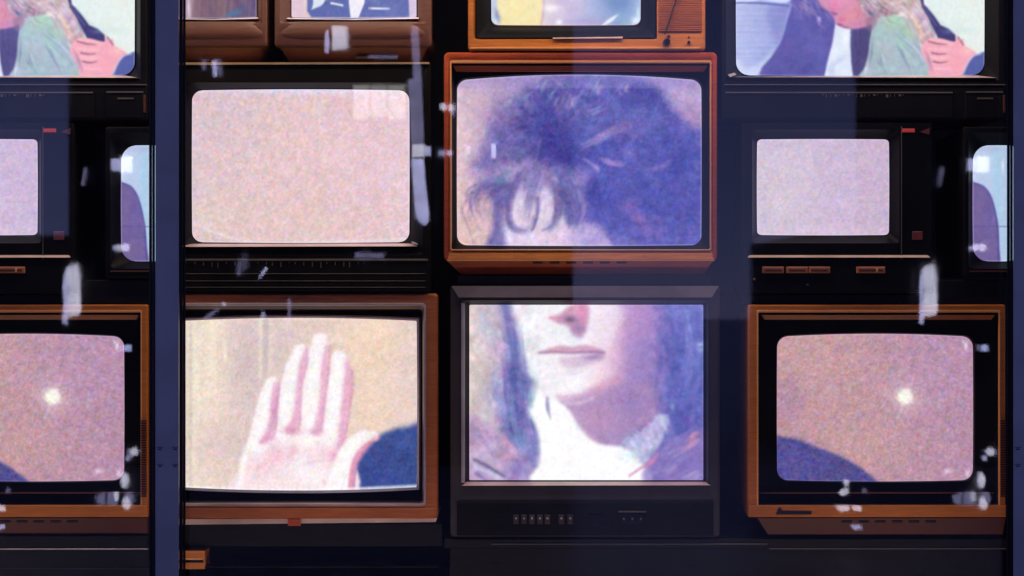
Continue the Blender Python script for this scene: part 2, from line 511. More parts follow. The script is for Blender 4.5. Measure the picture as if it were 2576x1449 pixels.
def screen_mesh(name, rect, r, y, bow, dome, cv, parent, step=2.0, edge=(0, 0)):
    u0, v0, u1, v1 = rect
    nx = int((u1 - u0) / step); ny = int((v1 - v0) / step)
    cx, cy, hx, hy = (u0 + u1) / 2, (v0 + v1) / 2, (u1 - u0) / 2, (v1 - v0) / 2
    gy = np.linspace(-1, 1, ny + 1)[:, None]; gx = np.linspace(-1, 1, nx + 1)[None, :]
    yv = cy + gy * hy
    d = np.minimum(yv - v0, v1 - yv)
    cut = np.where(d < r, r - np.sqrt(np.maximum(r * r - (r - d) ** 2, 0)), 0)
    X = cx + gx * (hx - cut); Y = np.broadcast_to(yv, X.shape).copy()
    sx = (X - cx) / hx; sy = (Y - cy) / hy
    fx = 1 - sx * sx; fy = 1 - sy * sy
    Y2 = Y + np.where(sy < 0, bow[0], bow[1]) * fx * sy
    X2 = X + np.where(sx < 0, bow[2], bow[3]) * fy * sx
    D = y - dome * fx * fy
    rgb = cv.sample(X2, Y2)
    # brighter overscan line just inside the tube's edge
    if edge[0]:
        de = np.minimum(np.minimum(X - u0, u1 - X), np.minimum(Y - v0, v1 - Y))
        e = np.clip(1 - de / edge[0], 0, 1)[..., None] ** 1.5
        rgb = rgb * (1 - e * edge[1]) + np.array([232, 226, 250.]) * e * edge[1]
    org = parent_world(parent)
    co = np.stack([(X2 - CU) * S - org[0], D - org[1], AXIS - (Y2 - CV) * S - org[2]], -1).reshape(-1, 3)
    nv = co.shape[0]
    idx = np.arange(nv).reshape(ny + 1, nx + 1)
    q = np.stack([idx[1:, :-1], idx[1:, 1:], idx[:-1, 1:], idx[:-1, :-1]], -1).reshape(-1, 4)
    me = bpy.data.meshes.new(name)
    me.vertices.add(nv); me.vertices.foreach_set('co', co.astype(np.float32).ravel())
    nf = len(q)
    me.loops.add(nf * 4); me.loops.foreach_set('vertex_index', q.astype(np.int32).ravel())
    me.polygons.add(nf); me.polygons.foreach_set('loop_start', (np.arange(nf) * 4).astype(np.int32))
    me.update(calc_edges=True); me.validate()
    me.polygons.foreach_set('use_smooth', [True] * nf)
    at = me.color_attributes.new('picture', 'FLOAT_COLOR', 'POINT')
    c4 = np.ones((nv, 4), np.float32); c4[:, :3] = lin(np.clip(rgb, 0, 255)).reshape(-1, 3)
    at.data.foreach_set('color', c4.ravel())
    me.materials.append(M['screen'])
    o = bpy.data.objects.new(name, me); C.objects.link(o); o.parent = parent
    return o

def copy_thing(root, dx, label):
    r = root.copy(); C.objects.link(r); r.location.x += dx; r['label'] = label
    for ch in list(root.children):
        c = ch.copy(); C.objects.link(c); c.parent = r
        for g in list(ch.children):
            d = g.copy(); C.objects.link(d); d.parent = c
    return r

def tv_root(label, u, v, group='television sets stacked in the shop window'):
    e = empty('television', W(u, v, 0.1))
    tag(e, label, 'television', group)
    return e

REP = 2.158      # the left bay repeats the right one
#PART2
# ------------------------------------------------------------------ the pictures
Z1 = (1100.2, 120.7, .4166)     # woman's hair
Z2 = (1126.9, 711.1, .4351)     # lower half of a face
Z3 = (442.7, 737.9, .4073)      # raised hand
Z4 = (1824.6, 0.0, .3055)       # bowed woman in green
Z5 = (442.7, 0.0, .2864)

def pic_hair():
    c = Canvas(1148, 176, 1772, 620, 2.0, Z1)
    c.grad([(100, (230, 200, 205)), (300, (205, 175, 198)), (700, (160, 145, 198)), (1300, (150, 135, 190)), (1620, (185, 160, 200))])
    c.blob(900, 180, 800, 70, (150, 135, 198), .75)
    c.blob(180, 1100, 160, 260, (226, 192, 182), .8)
    c.blob(170, 280, 160, 130, (205, 178, 200), .6)
    c.blob(1500, 290, 130, 60, (190, 172, 205), .8)
    c.blob(1520, 400, 100, 110, (185, 140, 180), .6)
    # mass of hair
    c.poly([(290, 600), (330, 440), (420, 350), (540, 240), (640, 170), (720, 140), (1000, 140), (1200, 150), (1330, 220), (1400, 310), (1480, 400), (1560, 470), (1640, 560), (1640, 1220), (960, 1220), (1010, 1130), (930, 1050), (900, 960), (880, 860), (850, 760), (720, 690), (520, 670), (330, 700), (230, 700)],
           (84, 84, 162), 46, .96, wob=2.2)
    c.blob(430, 500, 130, 170, (110, 100, 165), .55)
    c.blob(360, 420, 60, 80, (180, 140, 178), .35)
    c.blob(480, 430, 150, 110, (128, 112, 176), .6); c.blob(420, 330, 90, 70, (150, 134, 190), .5)
    c.hair(230, (740, 560), (10, 200), (60, 240), -190, -60, [(58, 54, 134), (78, 76, 156), (126, 112, 178), (150, 134, 190), (104, 130, 188), (150, 118, 164)], 6, .42, .5, 8)
    c.hair(90, (760, 560), (20, 260), (80, 260), -60, 40, [(60, 60, 144), (72, 88, 172), (96, 92, 172), (84, 112, 182)], 7, .35, .3, 10, .2)
    c.hair(60, (760, 620), (20, 160), (50, 200), 20, 170, [(62, 60, 146), (90, 84, 164), (112, 100, 172)], 7, .35, .5, 9)
    c.poly([(900, 640), (1150, 560), (1640, 560), (1640, 1230), (1000, 1230), (1020, 1140), (900, 1030), (880, 860)], (78, 80, 168), 60, .55)
    c.tousle([(290, 420), (500, 230), (720, 130), (1300, 170), (1640, 500), (1640, 1220), (960, 1220), (900, 900), (700, 690), (230, 700)], 8)
    c.blob(690, 520, 180, 190, (58, 54, 142), .85, -20)
    c.blob(780, 640, 170, 60, (62, 58, 148), .7, 12)
    c.blob(660, 350, 70, 90, (62, 58, 150), .55)
    c.blob(1250, 245, 110, 48, (56, 52, 140), .6, 20)
    c.blob(1180, 300, 100, 60, (62, 66, 150), .4)
    c.blob(1250, 920, 330, 260, (76, 78, 166), .6)
    c.blob(1000, 930, 130, 160, (66, 66, 160), .6)
    c.blob(1450, 700, 180, 260, (78, 78, 170), .45)
    # curls along the crown
    for (x, y) in ((430, 300), (520, 280), (560, 330), (690, 270), (740, 320), (330, 420), (300, 540), (640, 210), (810, 320), (980, 230), (1130, 230)):
        c.strands(7, [(x - 14, y + 40), (x - 4, y), (x + 22, y - 34)], 12, [(190, 176, 214), (170, 150, 205), (205, 170, 205), (130, 165, 205)], 6, .5, 7)
    # long light strands to the right
    c.strands(16, [(850, 590), (950, 555), (1040, 500), (1150, 450)], 9, [(172, 150, 205), (190, 130, 180), (140, 140, 205)], 7, .55, 6)
    c.strands(9, [(890, 400), (950, 380), (1020, 345)], 9, [(150, 170, 215), (130, 140, 200)], 5, .5, 5)
    c.blob(1130, 470, 70, 40, (150, 105, 165), .6, -20)
    c.strands(13, [(990, 670), (1060, 692), (1160, 705)], 7, [(170, 120, 180), (150, 130, 195)], 6, .6, 6)
    c.strands(12, [(1160, 700), (1290, 725), (1390, 690), (1410, 610)], 9, [(125, 105, 178), (110, 100, 180)], 8, .4, 10)
    c.strands(10, [(1120, 620), (1220, 630), (1300, 620)], 10, [(118, 108, 180)], 7, .35, 8)
    c.strands(8, [(900, 670), (960, 710), (1000, 760)], 8, [(160, 150, 205), (175, 140, 190)], 6, .55, 6)
    c.blob(1160, 950, 40, 60, (145, 110, 175), .6, 55)
    c.blob(1235, 1035, 45, 30, (205, 130, 175), .7, 25)
    c.blob(1270, 1090, 110, 45, (150, 110, 175), .45, 30)
    c.blob(1100, 1170, 200, 30, (130, 112, 184), .6)
    c.hair(60, (1100, 900), (50, 400), (60, 200), 20, 90, [(92, 96, 184), (64, 62, 152), (118, 100, 172)], 8, .3, .3, 9)
    # forehead
    c.poly([(360, 1220), (385, 1090), (430, 1040), (440, 900), (520, 800), (640, 770), (720, 860), (730, 980), (870, 1060), (960, 1070), (1020, 1130), (980, 1220)], (216, 198, 226), 34, .9)
    c.blob(640, 980, 50, 90, (232, 220, 238), .6)
    c.blob(480, 990, 40, 70, (230, 216, 236), .6); c.poly([(380, 1220), (390, 1110), (600, 1100), (900, 1090), (1030, 1150), (1000, 1220)], (222, 206, 232), 26, .8)
    c.blob(480, 1130, 90, 40, (220, 215, 240), .8)
    c.blob(700, 1150, 90, 30, (240, 200, 215), .6)
    c.blob(880, 1110, 90, 50, (196, 172, 215), .6)
    c.blob(330, 730, 120, 90, (128, 114, 178), .75); c.blob(230, 700, 50, 90, (160, 140, 190), .5); c.blob(300, 620, 70, 70, (140, 124, 184), .5)
    c.blob(960, 1150, 130, 90, (132, 120, 190), .6); c.blob(860, 1150, 80, 60, (190, 172, 218), .5)
    # fringe
    c.poly([(480, 760), (600, 690), (720, 780), (730, 860), (660, 840), (600, 870), (520, 850), (440, 900)], (134, 122, 182), 30, .7)
    c.strands(28, [(600, 700), (590, 780), (580, 860), (560, 920)], 40, [(140, 130, 186), (176, 166, 210), (112, 100, 164)], 6, .5, 7)
    c.strands(60, [(600, 680), (520, 730), (460, 820), (432, 930), (425, 1030), (470, 1098), (545, 1105)], 9, [(90, 82, 150), (120, 108, 172), (140, 120, 165)], 6, .34, 6)
    c.strands(30, [(620, 690), (600, 780), (570, 880), (550, 980), (545, 1100)], 15, [(120, 110, 170), (150, 136, 190), (100, 92, 155)], 7, .34, 7)
    c.strands(7, [(600, 900), (605, 980), (585, 1060), (560, 1110)], 6, [(84, 70, 140)], 4, .5, 6)
    c.strands(60, [(640, 680), (690, 780), (730, 880), (728, 980), (700, 1060), (640, 1098)], 11, [(110, 100, 160), (90, 84, 150), (150, 135, 180)], 6, .32, 6)
    c.poly([(700, 720), (800, 720), (880, 800), (905, 900), (890, 1010), (840, 1070), (790, 1060), (760, 960), (730, 860)], (104, 100, 168), 28, .85, wob=1.5)
    c.strands(30, [(720, 740), (790, 830), (830, 930), (830, 1020), (800, 1075)], 26, [(80, 78, 150), (150, 140, 190), (120, 112, 172), (70, 66, 140)], 6, .4, 6)
    c.strands(8, [(850, 840), (890, 930), (885, 1020), (840, 1085)], 5, [(150, 130, 190)], 5, .5, 5)
    c.strands(12, [(680, 730), (710, 780), (730, 820)], 8, [(190, 175, 215)], 5, .5, 5)
    c.blob(870, 780, 50, 50, (175, 130, 178), .5)
    c.poly([(240, 830), (330, 790), (430, 800), (440, 880), (400, 960), (400, 1080), (405, 1200), (290, 1210), (330, 1090), (340, 960), (300, 880)], (104, 98, 165), 28, .85, wob=1.6)
    c.strands(26, [(400, 760), (300, 820), (220, 870), (200, 940), (230, 1040), (270, 1130)], 26, [(110, 98, 165), (140, 120, 175), (96, 84, 150)], 7, .42, 7)
    c.strands(18, [(390, 800), (370, 900), (360, 1000), (370, 1160)], 18, [(90, 84, 158), (125, 110, 170)], 7, .4, 7)
    c.strands(14, [(440, 720), (390, 780), (330, 800)], 16, [(120, 165, 205), (150, 180, 215), (110, 130, 190)], 7, .5, 7)
    c.strands(12, [(260, 660), (330, 700), (420, 700)], 22, [(110, 100, 170), (135, 118, 178)], 9, .4, 9)
    c.blob(280, 980, 40, 90, (205, 165, 185), .45, 10)
    c.blob(290, 1060, 30, 60, (210, 172, 182), .5)
    c.tousle([(190, 700), (900, 700), (900, 1100), (190, 1200)], 6, 1.8)
    c.blob(645, 1000, 42, 78, (228, 214, 234), .55); c.blob(475, 990, 30, 70, (226, 212, 234), .55)
    c.stroke([(432, 940), (430, 1030), (470, 1092), (540, 1100)], 5, (110, 98, 156), 9, .6); c.stroke([(722, 960), (712, 1040), (680, 1080), (640, 1096)], 6, (116, 104, 160), 10, .6)
    c.stroke([(610, 900), (606, 990), (590, 1060), (572, 1100)], 6, (92, 80, 146), 9, .6)
    # pale reflected band painted along the top of the tube
    s = ((c.V < 120.7 + .4166 * 232)).astype(float)
    c.img = c.img * (1 - .34 * s[..., None]) + np.array([168, 148, 205.]) * .34 * s[..., None]
    # reflected glint painted into the picture
    c.stroke([(185, 590), (188, 625)], 9, (238, 226, 246), 6, .7)
    return c.finish(9, 9, .9, 7)

def pic_face():
    c = Canvas(1180, 767, 1773, 1212, 2.0, Z2)
    c.grad([(130, (222, 206, 200)), (200, (206, 192, 205)), (330, (196, 182, 205)), (420, (236, 232, 244)), (760, (248, 242, 248)), (880, (234, 204, 218)), (1000, (205, 165, 200)), (1120, (158, 132, 190)), (1280, (112, 108, 182)), (1380, (84, 88, 172)), (1480, (104, 112, 188))])
    # cheek falls into shade further to the left towards the chin
    c.poly([(1000, 560), (1080, 300), (1500, 100), (1500, 1160), (1000, 1160), (900, 900), (800, 760), (760, 690), (840, 640)], (156, 130, 188), 60, .62)
    c.poly([(1240, 120), (1500, 120), (1500, 1160), (1180, 1160), (1230, 800), (1260, 500)], (92, 96, 178), 80, .7)
    c.blob(1380, 560, 90, 330, (80, 84, 172), .6)
    c.blob(1120, 200, 130, 130, (190, 140, 188), .6)
    c.blob(1440, 180, 60, 70, (120, 125, 195), .6)
    c.blob(1020, 650, 60, 60, (130, 104, 150), .45)
    # neck
    c.poly([(640, 690), (800, 640), (980, 600), (1180, 600), (1220, 780), (1080, 860), (1000, 945), (880, 935), (770, 850), (700, 745)], (172, 138, 182), 24, .85)
    c.blob(860, 800, 90, 90, (190, 146, 180), .6, 40)
    c.blob(960, 900, 90, 40, (158, 140, 185), .6)
    c.blob(1060, 700, 90, 80, (144, 122, 184), .55)
    # chin and jaw
    c.poly([(350, 120), (980, 120), (960, 350), (920, 500), (850, 600), (740, 660), (640, 675), (560, 650), (490, 600), (440, 480), (400, 300)], (246, 243, 248), 36, .55)
    c.stroke([(640, 665), (760, 655), (850, 625), (930, 585), (1010, 560)], [8, 16, 22, 24, 14], (196, 140, 178), 26, .7)
    c.stroke([(680, 700), (760, 700), (840, 670)], 9, (232, 205, 222), 14, .6)
    c.blob(700, 620, 110, 40, (252, 244, 250), .6)
    c.blob(880, 560, 60, 60, (236, 196, 210), .5)
    c.blob(930, 430, 70, 80, (226, 184, 206), .5)
    # nose
    c.poly([(590, 205), (650, 180), (720, 130), (810, 120), (818, 200), (800, 270), (770, 320), (730, 300), (690, 250), (630, 235)], (206, 144, 176), 18, .85)
    c.blob(780, 170, 30, 60, (214, 120, 160), .5)
    c.blob(712, 215, 44, 22, (118, 96, 134), .9, 8)
    c.blob(755, 265, 42, 26, (138, 112, 160), .75, 10)
    c.blob(745, 300, 34, 28, (165, 140, 180), .5)
    c.blob(600, 203, 16, 10, (220, 130, 165), .5)
    c.blob(735, 340, 30, 18, (220, 228, 240), .5)
    c.blob(640, 290, 70, 30, (232, 238, 244), .6, 30)
    # mouth
    c.poly([(520, 408), (580, 385), (650, 366), (720, 372), (780, 362), (850, 372), (915, 402), (890, 415), (780, 412), (640, 412)], (206, 152, 178), 13, .8)
    c.stroke([(530, 410), (620, 402), (700, 408), (780, 404), (860, 404), (905, 408)], [2, 4, 6, 7, 8, 6], (140, 104, 158), 10, .7)
    c.poly([(640, 440), (720, 425), (830, 425), (890, 430), (850, 470), (760, 500), (680, 495)], (200, 166, 194), 26, .6)
    c.blob(830, 436, 60, 18, (154, 122, 174), .6)
    c.blob(860, 428, 50, 14, (150, 122, 175), .6)
    c.blob(580, 440, 60, 12, (252, 248, 254), .8)
    c.blob(720, 525, 60, 16, (214, 205, 225), .5)
    # hair on the left
    c.poly([(300, 110), (350, 110), (385, 220), (415, 330), (430, 430), (465, 530), (500, 600), (470, 660), (470, 740), (520, 830), (535, 900), (530, 1010), (490, 1160), (320, 1160), (350, 1020), (330, 900), (290, 780), (300, 640), (310, 500), (330, 340), (320, 220)], (116, 112, 180), 36, .86, wob=2.4)
    c.blob(400, 900, 40, 90, (130, 160, 205), .5, -15); c.blob(470, 1000, 30, 50, (120, 140, 195), .5); c.blob(300, 620, 40, 140, (184, 178, 212), .5)
    c.strands(60, [(330, 150), (380, 330), (390, 520), (400, 700), (430, 850), (470, 1000)], 24, [(84, 84, 165), (130, 124, 190), (104, 140, 195), (96, 80, 160)], 6, .36, 7)
    c.strands(16, [(470, 600), (490, 700), (500, 800), (525, 900)], 16, [(86, 130, 170), (190, 215, 230), (104, 104, 168)], 6, .5, 6)
    c.strands(20, [(290, 480), (290, 620), (330, 760), (350, 850)], 22, [(170, 190, 220), (150, 145, 205)], 9, .42, 9)
    c.strands(16, [(240, 300), (290, 350), (310, 420), (300, 520)], 18, [(165, 140, 185), (190, 170, 200)], 7, .4, 8)
    c.strands(12, [(180, 200), (200, 260), (260, 340)], 20, [(190, 200, 222)], 9, .5, 10)
    c.blob(190, 480, 50, 120, (224, 200, 198), .6)
    # coat on the left
    c.poly([(110, 780), (200, 800), (300, 880), (370, 960), (400, 1040), (480, 1060), (480, 1170), (110, 1170)], (184, 156, 196), 26, .8)
    c.strands(14, [(290, 870), (350, 950), (400, 1010), (470, 1040)], 10, [(214, 150, 180), (200, 170, 205)], 8, .5, 8)
    c.strands(10, [(150, 830), (220, 900), (260, 980)], 18, [(150, 120, 180), (200, 160, 190)], 8, .4, 8)
    c.stroke([(150, 1030), (230, 1070), (320, 1130)], 9, (96, 88, 130), 9, .75)
    c.stroke([(150, 1070), (240, 1110), (330, 1150)], 12, (196, 196, 232), 10, .7)
    c.stroke([(160, 1110), (230, 1160)], 9, (120, 110, 175), 9, .7)
    c.blob(410, 1090, 60, 60, (118, 104, 172), .7)
    c.blob(330, 1010, 50, 16, (226, 160, 180), .6, 20)
    c.strands(60, [(1250, 100), (1330, 260), (1380, 460), (1370, 700), (1330, 900)], 60, [(76, 84, 168), (110, 118, 196), (96, 92, 176), (130, 126, 196)], 9, .45, 12)
    c.strands(26, [(1420, 120), (1450, 300), (1470, 520), (1440, 760)], 26, [(84, 96, 180), (130, 150, 210), (100, 100, 180)], 8, .5, 9)
    c.hair(30, (1180, 1250), (150, 380), (60, 180), -110, -50, [(150, 130, 186), (100, 96, 176)], 9, .3, .4, 12)
    c.tousle([(110, 120), (500, 120), (520, 1150), (110, 1150)], 9)
    c.tousle([(1200, 120), (1500, 120), (1500, 1150), (1200, 1150)], 6)
    # white collar
    c.poly([(470, 735), (520, 660), (560, 670), (640, 690), (700, 745), (760, 850), (860, 935), (980, 950), (1080, 975), (1130, 1040), (1145, 1170), (510, 1170), (540, 1040), (530, 900), (510, 830)], (254, 253, 255), 16, 1.0)
    c.poly([(1010, 930), (1060, 880), (1150, 840), (1210, 780), (1250, 770), (1280, 800), (1250, 900), (1190, 1010), (1140, 1060), (1080, 990)], (186, 184, 222), 16, .92, wob=1.2)
    c.strands(26, [(1060, 900), (1120, 950), (1160, 1010)], 30, [(222, 224, 244), (150, 150, 205), (200, 205, 236)], 6, .45, 6)
    c.blob(1235, 790, 24, 24, (205, 215, 240), .8)
    c.blob(1305, 720, 14, 24, (150, 165, 215), .8)
    c.blob(1060, 1000, 70, 50, (225, 232, 246), .7)
    c.tousle([(1000, 950), (1080, 860), (1270, 760), (1290, 820), (1190, 1020), (1130, 1060)], 14, 1.6, 16)
    for k in range(14):
        x = 1030 + k * 18; c.stroke([(x, 930 - k * 11 + rng.uniform(-14, 14)), (x + rng.uniform(10, 40), 985 - k * 9)], rng.uniform(4, 12), [(214, 216, 242), (160, 160, 210)][k % 2], 12, .32)
    c.stroke([(575, 670), (578, 730), (595, 790)], [7, 11, 2], (122, 120, 176), 10, .7)
    c.stroke([(490, 640), (480, 720)], 14, (150, 185, 205), 14, .6)
    # coat on the right
    c.poly([(1160, 1170), (1150, 1060), (1250, 960), (1380, 880), (1500, 860), (1500, 1170)], (138, 118, 184), 22, .75, wob=1.4)
    c.strands(26, [(1220, 1080), (1330, 1000), (1470, 920)], 40, [(108, 100, 180), (176, 140, 190), (158, 160, 214)], 8, .36, 9)
    c.strands(14, [(1370, 960), (1430, 910), (1480, 890)], 14, [(226, 150, 176), (200, 150, 190)], 7, .6, 7)
    c.stroke([(1055, 1125), (1120, 1080), (1180, 1045), (1220, 1000)], [6, 8, 14, 6], (205, 132, 172), 8, .75)
    c.strands(6, [(1360, 1150), (1430, 1120), (1470, 1070)], 8, [(220, 190, 225)], 7, .5, 7)
    for (y, cc) in ((360, (190, 220, 240)), (390, (180, 205, 240))): c.blob(1470, y, 18, 14, cc, .6)
    return c.finish(7, 6, .8, 4)

def pic_hand():
    c = Canvas(445, 790, 1052, 1245, 2.0, Z3)
    c.grad([(0, (232, 218, 200)), (60, (230, 216, 200)), (200, (240, 220, 204)), (430, (226, 204, 202)), (620, (222, 200, 198)), (900, (230, 206, 196)), (1200, (238, 212, 194)), (1480, (230, 206, 198))])
    c.blob(1200, 300, 160, 170, (242, 212, 184), .5); c.blob(420, 420, 120, 300, (206, 186, 188), .6)
    c.blob(250, 950, 200, 180, (216, 190, 192), .6)
    for (x0, y0, x1, y1, a, wd) in ((215, 160, 215, 520, .5, 22), (120, 430, 125, 800, .6, 8), (130, 660, 280, 590, .6, 10), (290, 310, 292, 420, .6, 9), (510, 160, 512, 520, .5, 10), (570, 160, 570, 500, .4, 7), (95, 180, 92, 1100, .35, 18)):
        c.stroke([(x0, y0), ((x0 + x1) / 2, (y0 + y1) / 2), (x1, y1)], wd, (244, 236, 212), 14, a)  # pale streaks of reflected light painted over the background
    c.stroke([(545, 160), (548, 480)], 14, (190, 174, 182), 18, .5)
    c.stroke([(75, 200), (72, 1200)], 8, (196, 180, 170), 12, .45)
    # blue round shape
    c.poly([(1040, 1260), (1090, 1120), (1150, 1000), (1230, 900), (1330, 850), (1420, 836), (1540, 834), (1540, 1260)], (54, 72, 136), 24, .98)
    c.blob(1200, 1080, 90, 110, (58, 72, 146), .6); c.blob(1420, 900, 90, 70, (70, 92, 162), .5); c.blob(1320, 1160, 130, 60, (62, 78, 160), .5)
    hot, mid, pk, dk = (253, 248, 248), (246, 222, 232), (226, 162, 194), (196, 118, 170)
    # palm
    c.poly([(350, 1260), (385, 1080), (430, 960), (455, 890), (520, 870), (620, 850), (760, 850), (900, 850), (1000, 880), (1040, 1000), (1090, 1040), (1070, 1260)], (247, 226, 232), 14, 1.0)
    fingers = [
        ([(588, 556), (562, 650), (538, 770), (500, 935)], [38, 54, 62, 66], 'p'),
        ([(764, 362), (730, 480), (702, 640), (680, 860)], [46, 64, 70, 66], 'r'),
        ([(884, 290), (870, 400), (848, 600), (826, 860)], [44, 60, 68, 64], 'm'),
        ([(1002, 400), (1006, 530), (984, 700), (958, 900)], [44, 66, 74, 78], 'i'),
    ]
    for pts, wd, _ in fingers:
        c.stroke(pts, wd, (249, 234, 240), 10, 1.0)
    for pts, wd, _ in fingers:
        p = np.array(pts, float)
        c.stroke(p + [(-16, 6)] * 4, np.array(wd) * .6, hot, 30, .95)
    for (pts, wd, a) in (([(612, 560), (605, 650), (600, 720), (585, 800), (560, 890), (520, 925)], [10, 24, 20, 18, 24, 10], .8),
                        ([(790, 360), (775, 460), (755, 560), (745, 680), (735, 770), (700, 850)], [8, 22, 16, 14, 24, 26], .8),
                        ([(925, 330), (912, 450), (905, 580), (895, 700), (880, 800), (860, 870)], [8, 22, 18, 18, 24, 18], .75),
                        ([(1050, 430), (1056, 540), (1046, 660), (1030, 780), (1015, 900), (1005, 960)], [10, 26, 26, 22, 22, 14], .8)):
        c.stroke(pts, wd, pk, 20, a)
    for (pts, wd) in (([(628, 560), (622, 660), (612, 740), (612, 830), (590, 905)], 5), ([(800, 340), (802, 440), (770, 560), (762, 700), (758, 820)], 5),
                     ([(945, 330), (940, 450), (925, 600), (905, 740), (893, 850)], 5), ([(1082, 480), (1082, 600), (1062, 740), (1040, 880), (1020, 940)], 6)):
        c.stroke(pts, wd, dk, 14, .5)
    c.blob(710, 850, 60, 28, (216, 150, 185), .8); c.blob(855, 860, 45, 22, (220, 155, 188), .7); c.blob(545, 900, 40, 24, (214, 150, 186), .7, -40)
    c.blob(600, 740, 22, 60, (200, 140, 190), .5)
    # palm relief
    c.blob(610, 1010, 60, 60, (238, 190, 205), .8, -40); c.blob(715, 980, 32, 60, (236, 186, 200), .7, 20)
    c.blob(540, 1090, 80, 50, (240, 200, 212), .6, -30); c.blob(920, 990, 90, 40, (240, 196, 210), .55, 25)
    c.blob(800, 920, 110, 40, (254, 248, 244), .8); c.blob(760, 1090, 90, 50, (244, 238, 248), .7); c.blob(850, 1150, 120, 60, (254, 246, 244), .8)
    c.stroke([(480, 1100), (560, 1050), (660, 1030)], 6, (238, 186, 200), 12, .5)
    c.stroke([(760, 1070), (860, 1040), (950, 1040)], 5, (240, 190, 204), 12, .5)
    c.blob(975, 1000, 30, 60, (232, 170, 196), .7, 10); c.blob(915, 1185, 20, 26, (238, 170, 186), .6)
    c.blob(640, 1190, 110, 40, (250, 228, 228), .7); c.stroke([(400, 1080), (372, 1230)], 16, hot, 18, .9)
    c.stroke([(470, 900), (430, 960), (395, 1060)], 18, hot, 18, .8)
    # thumb
    c.stroke([(1215, 885), (1150, 905), (1080, 975), (1035, 1080), (990, 1240)], [28, 44, 56, 68, 90], (250, 238, 240), 10, 1)
    c.stroke([(1195, 872), (1130, 890), (1055, 965), (1010, 1070), (980, 1200)], [20, 30, 36, 42, 50], hot, 18, .95)
    c.stroke([(1236, 905), (1170, 945), (1115, 1015), (1085, 1100), (1072, 1220)], [8, 15, 18, 18, 18], (222, 140, 172), 12, .85)
    c.stroke([(1200, 945), (1135, 1020), (1102, 1110), (1090, 1220)], 6, (160, 100, 165), 9, .6)
    c.blob(1230, 900, 20, 18, (240, 180, 190), .8)
    # bottom white overscan
    c.stroke([(0, 1212), (700, 1232), (1480, 1205)], 12, (250, 252, 255), 8, .75)
    c.blob(800, 156, 900, 9, (250, 226, 205), .6)
    return c.finish(9, 8, .8, 4)

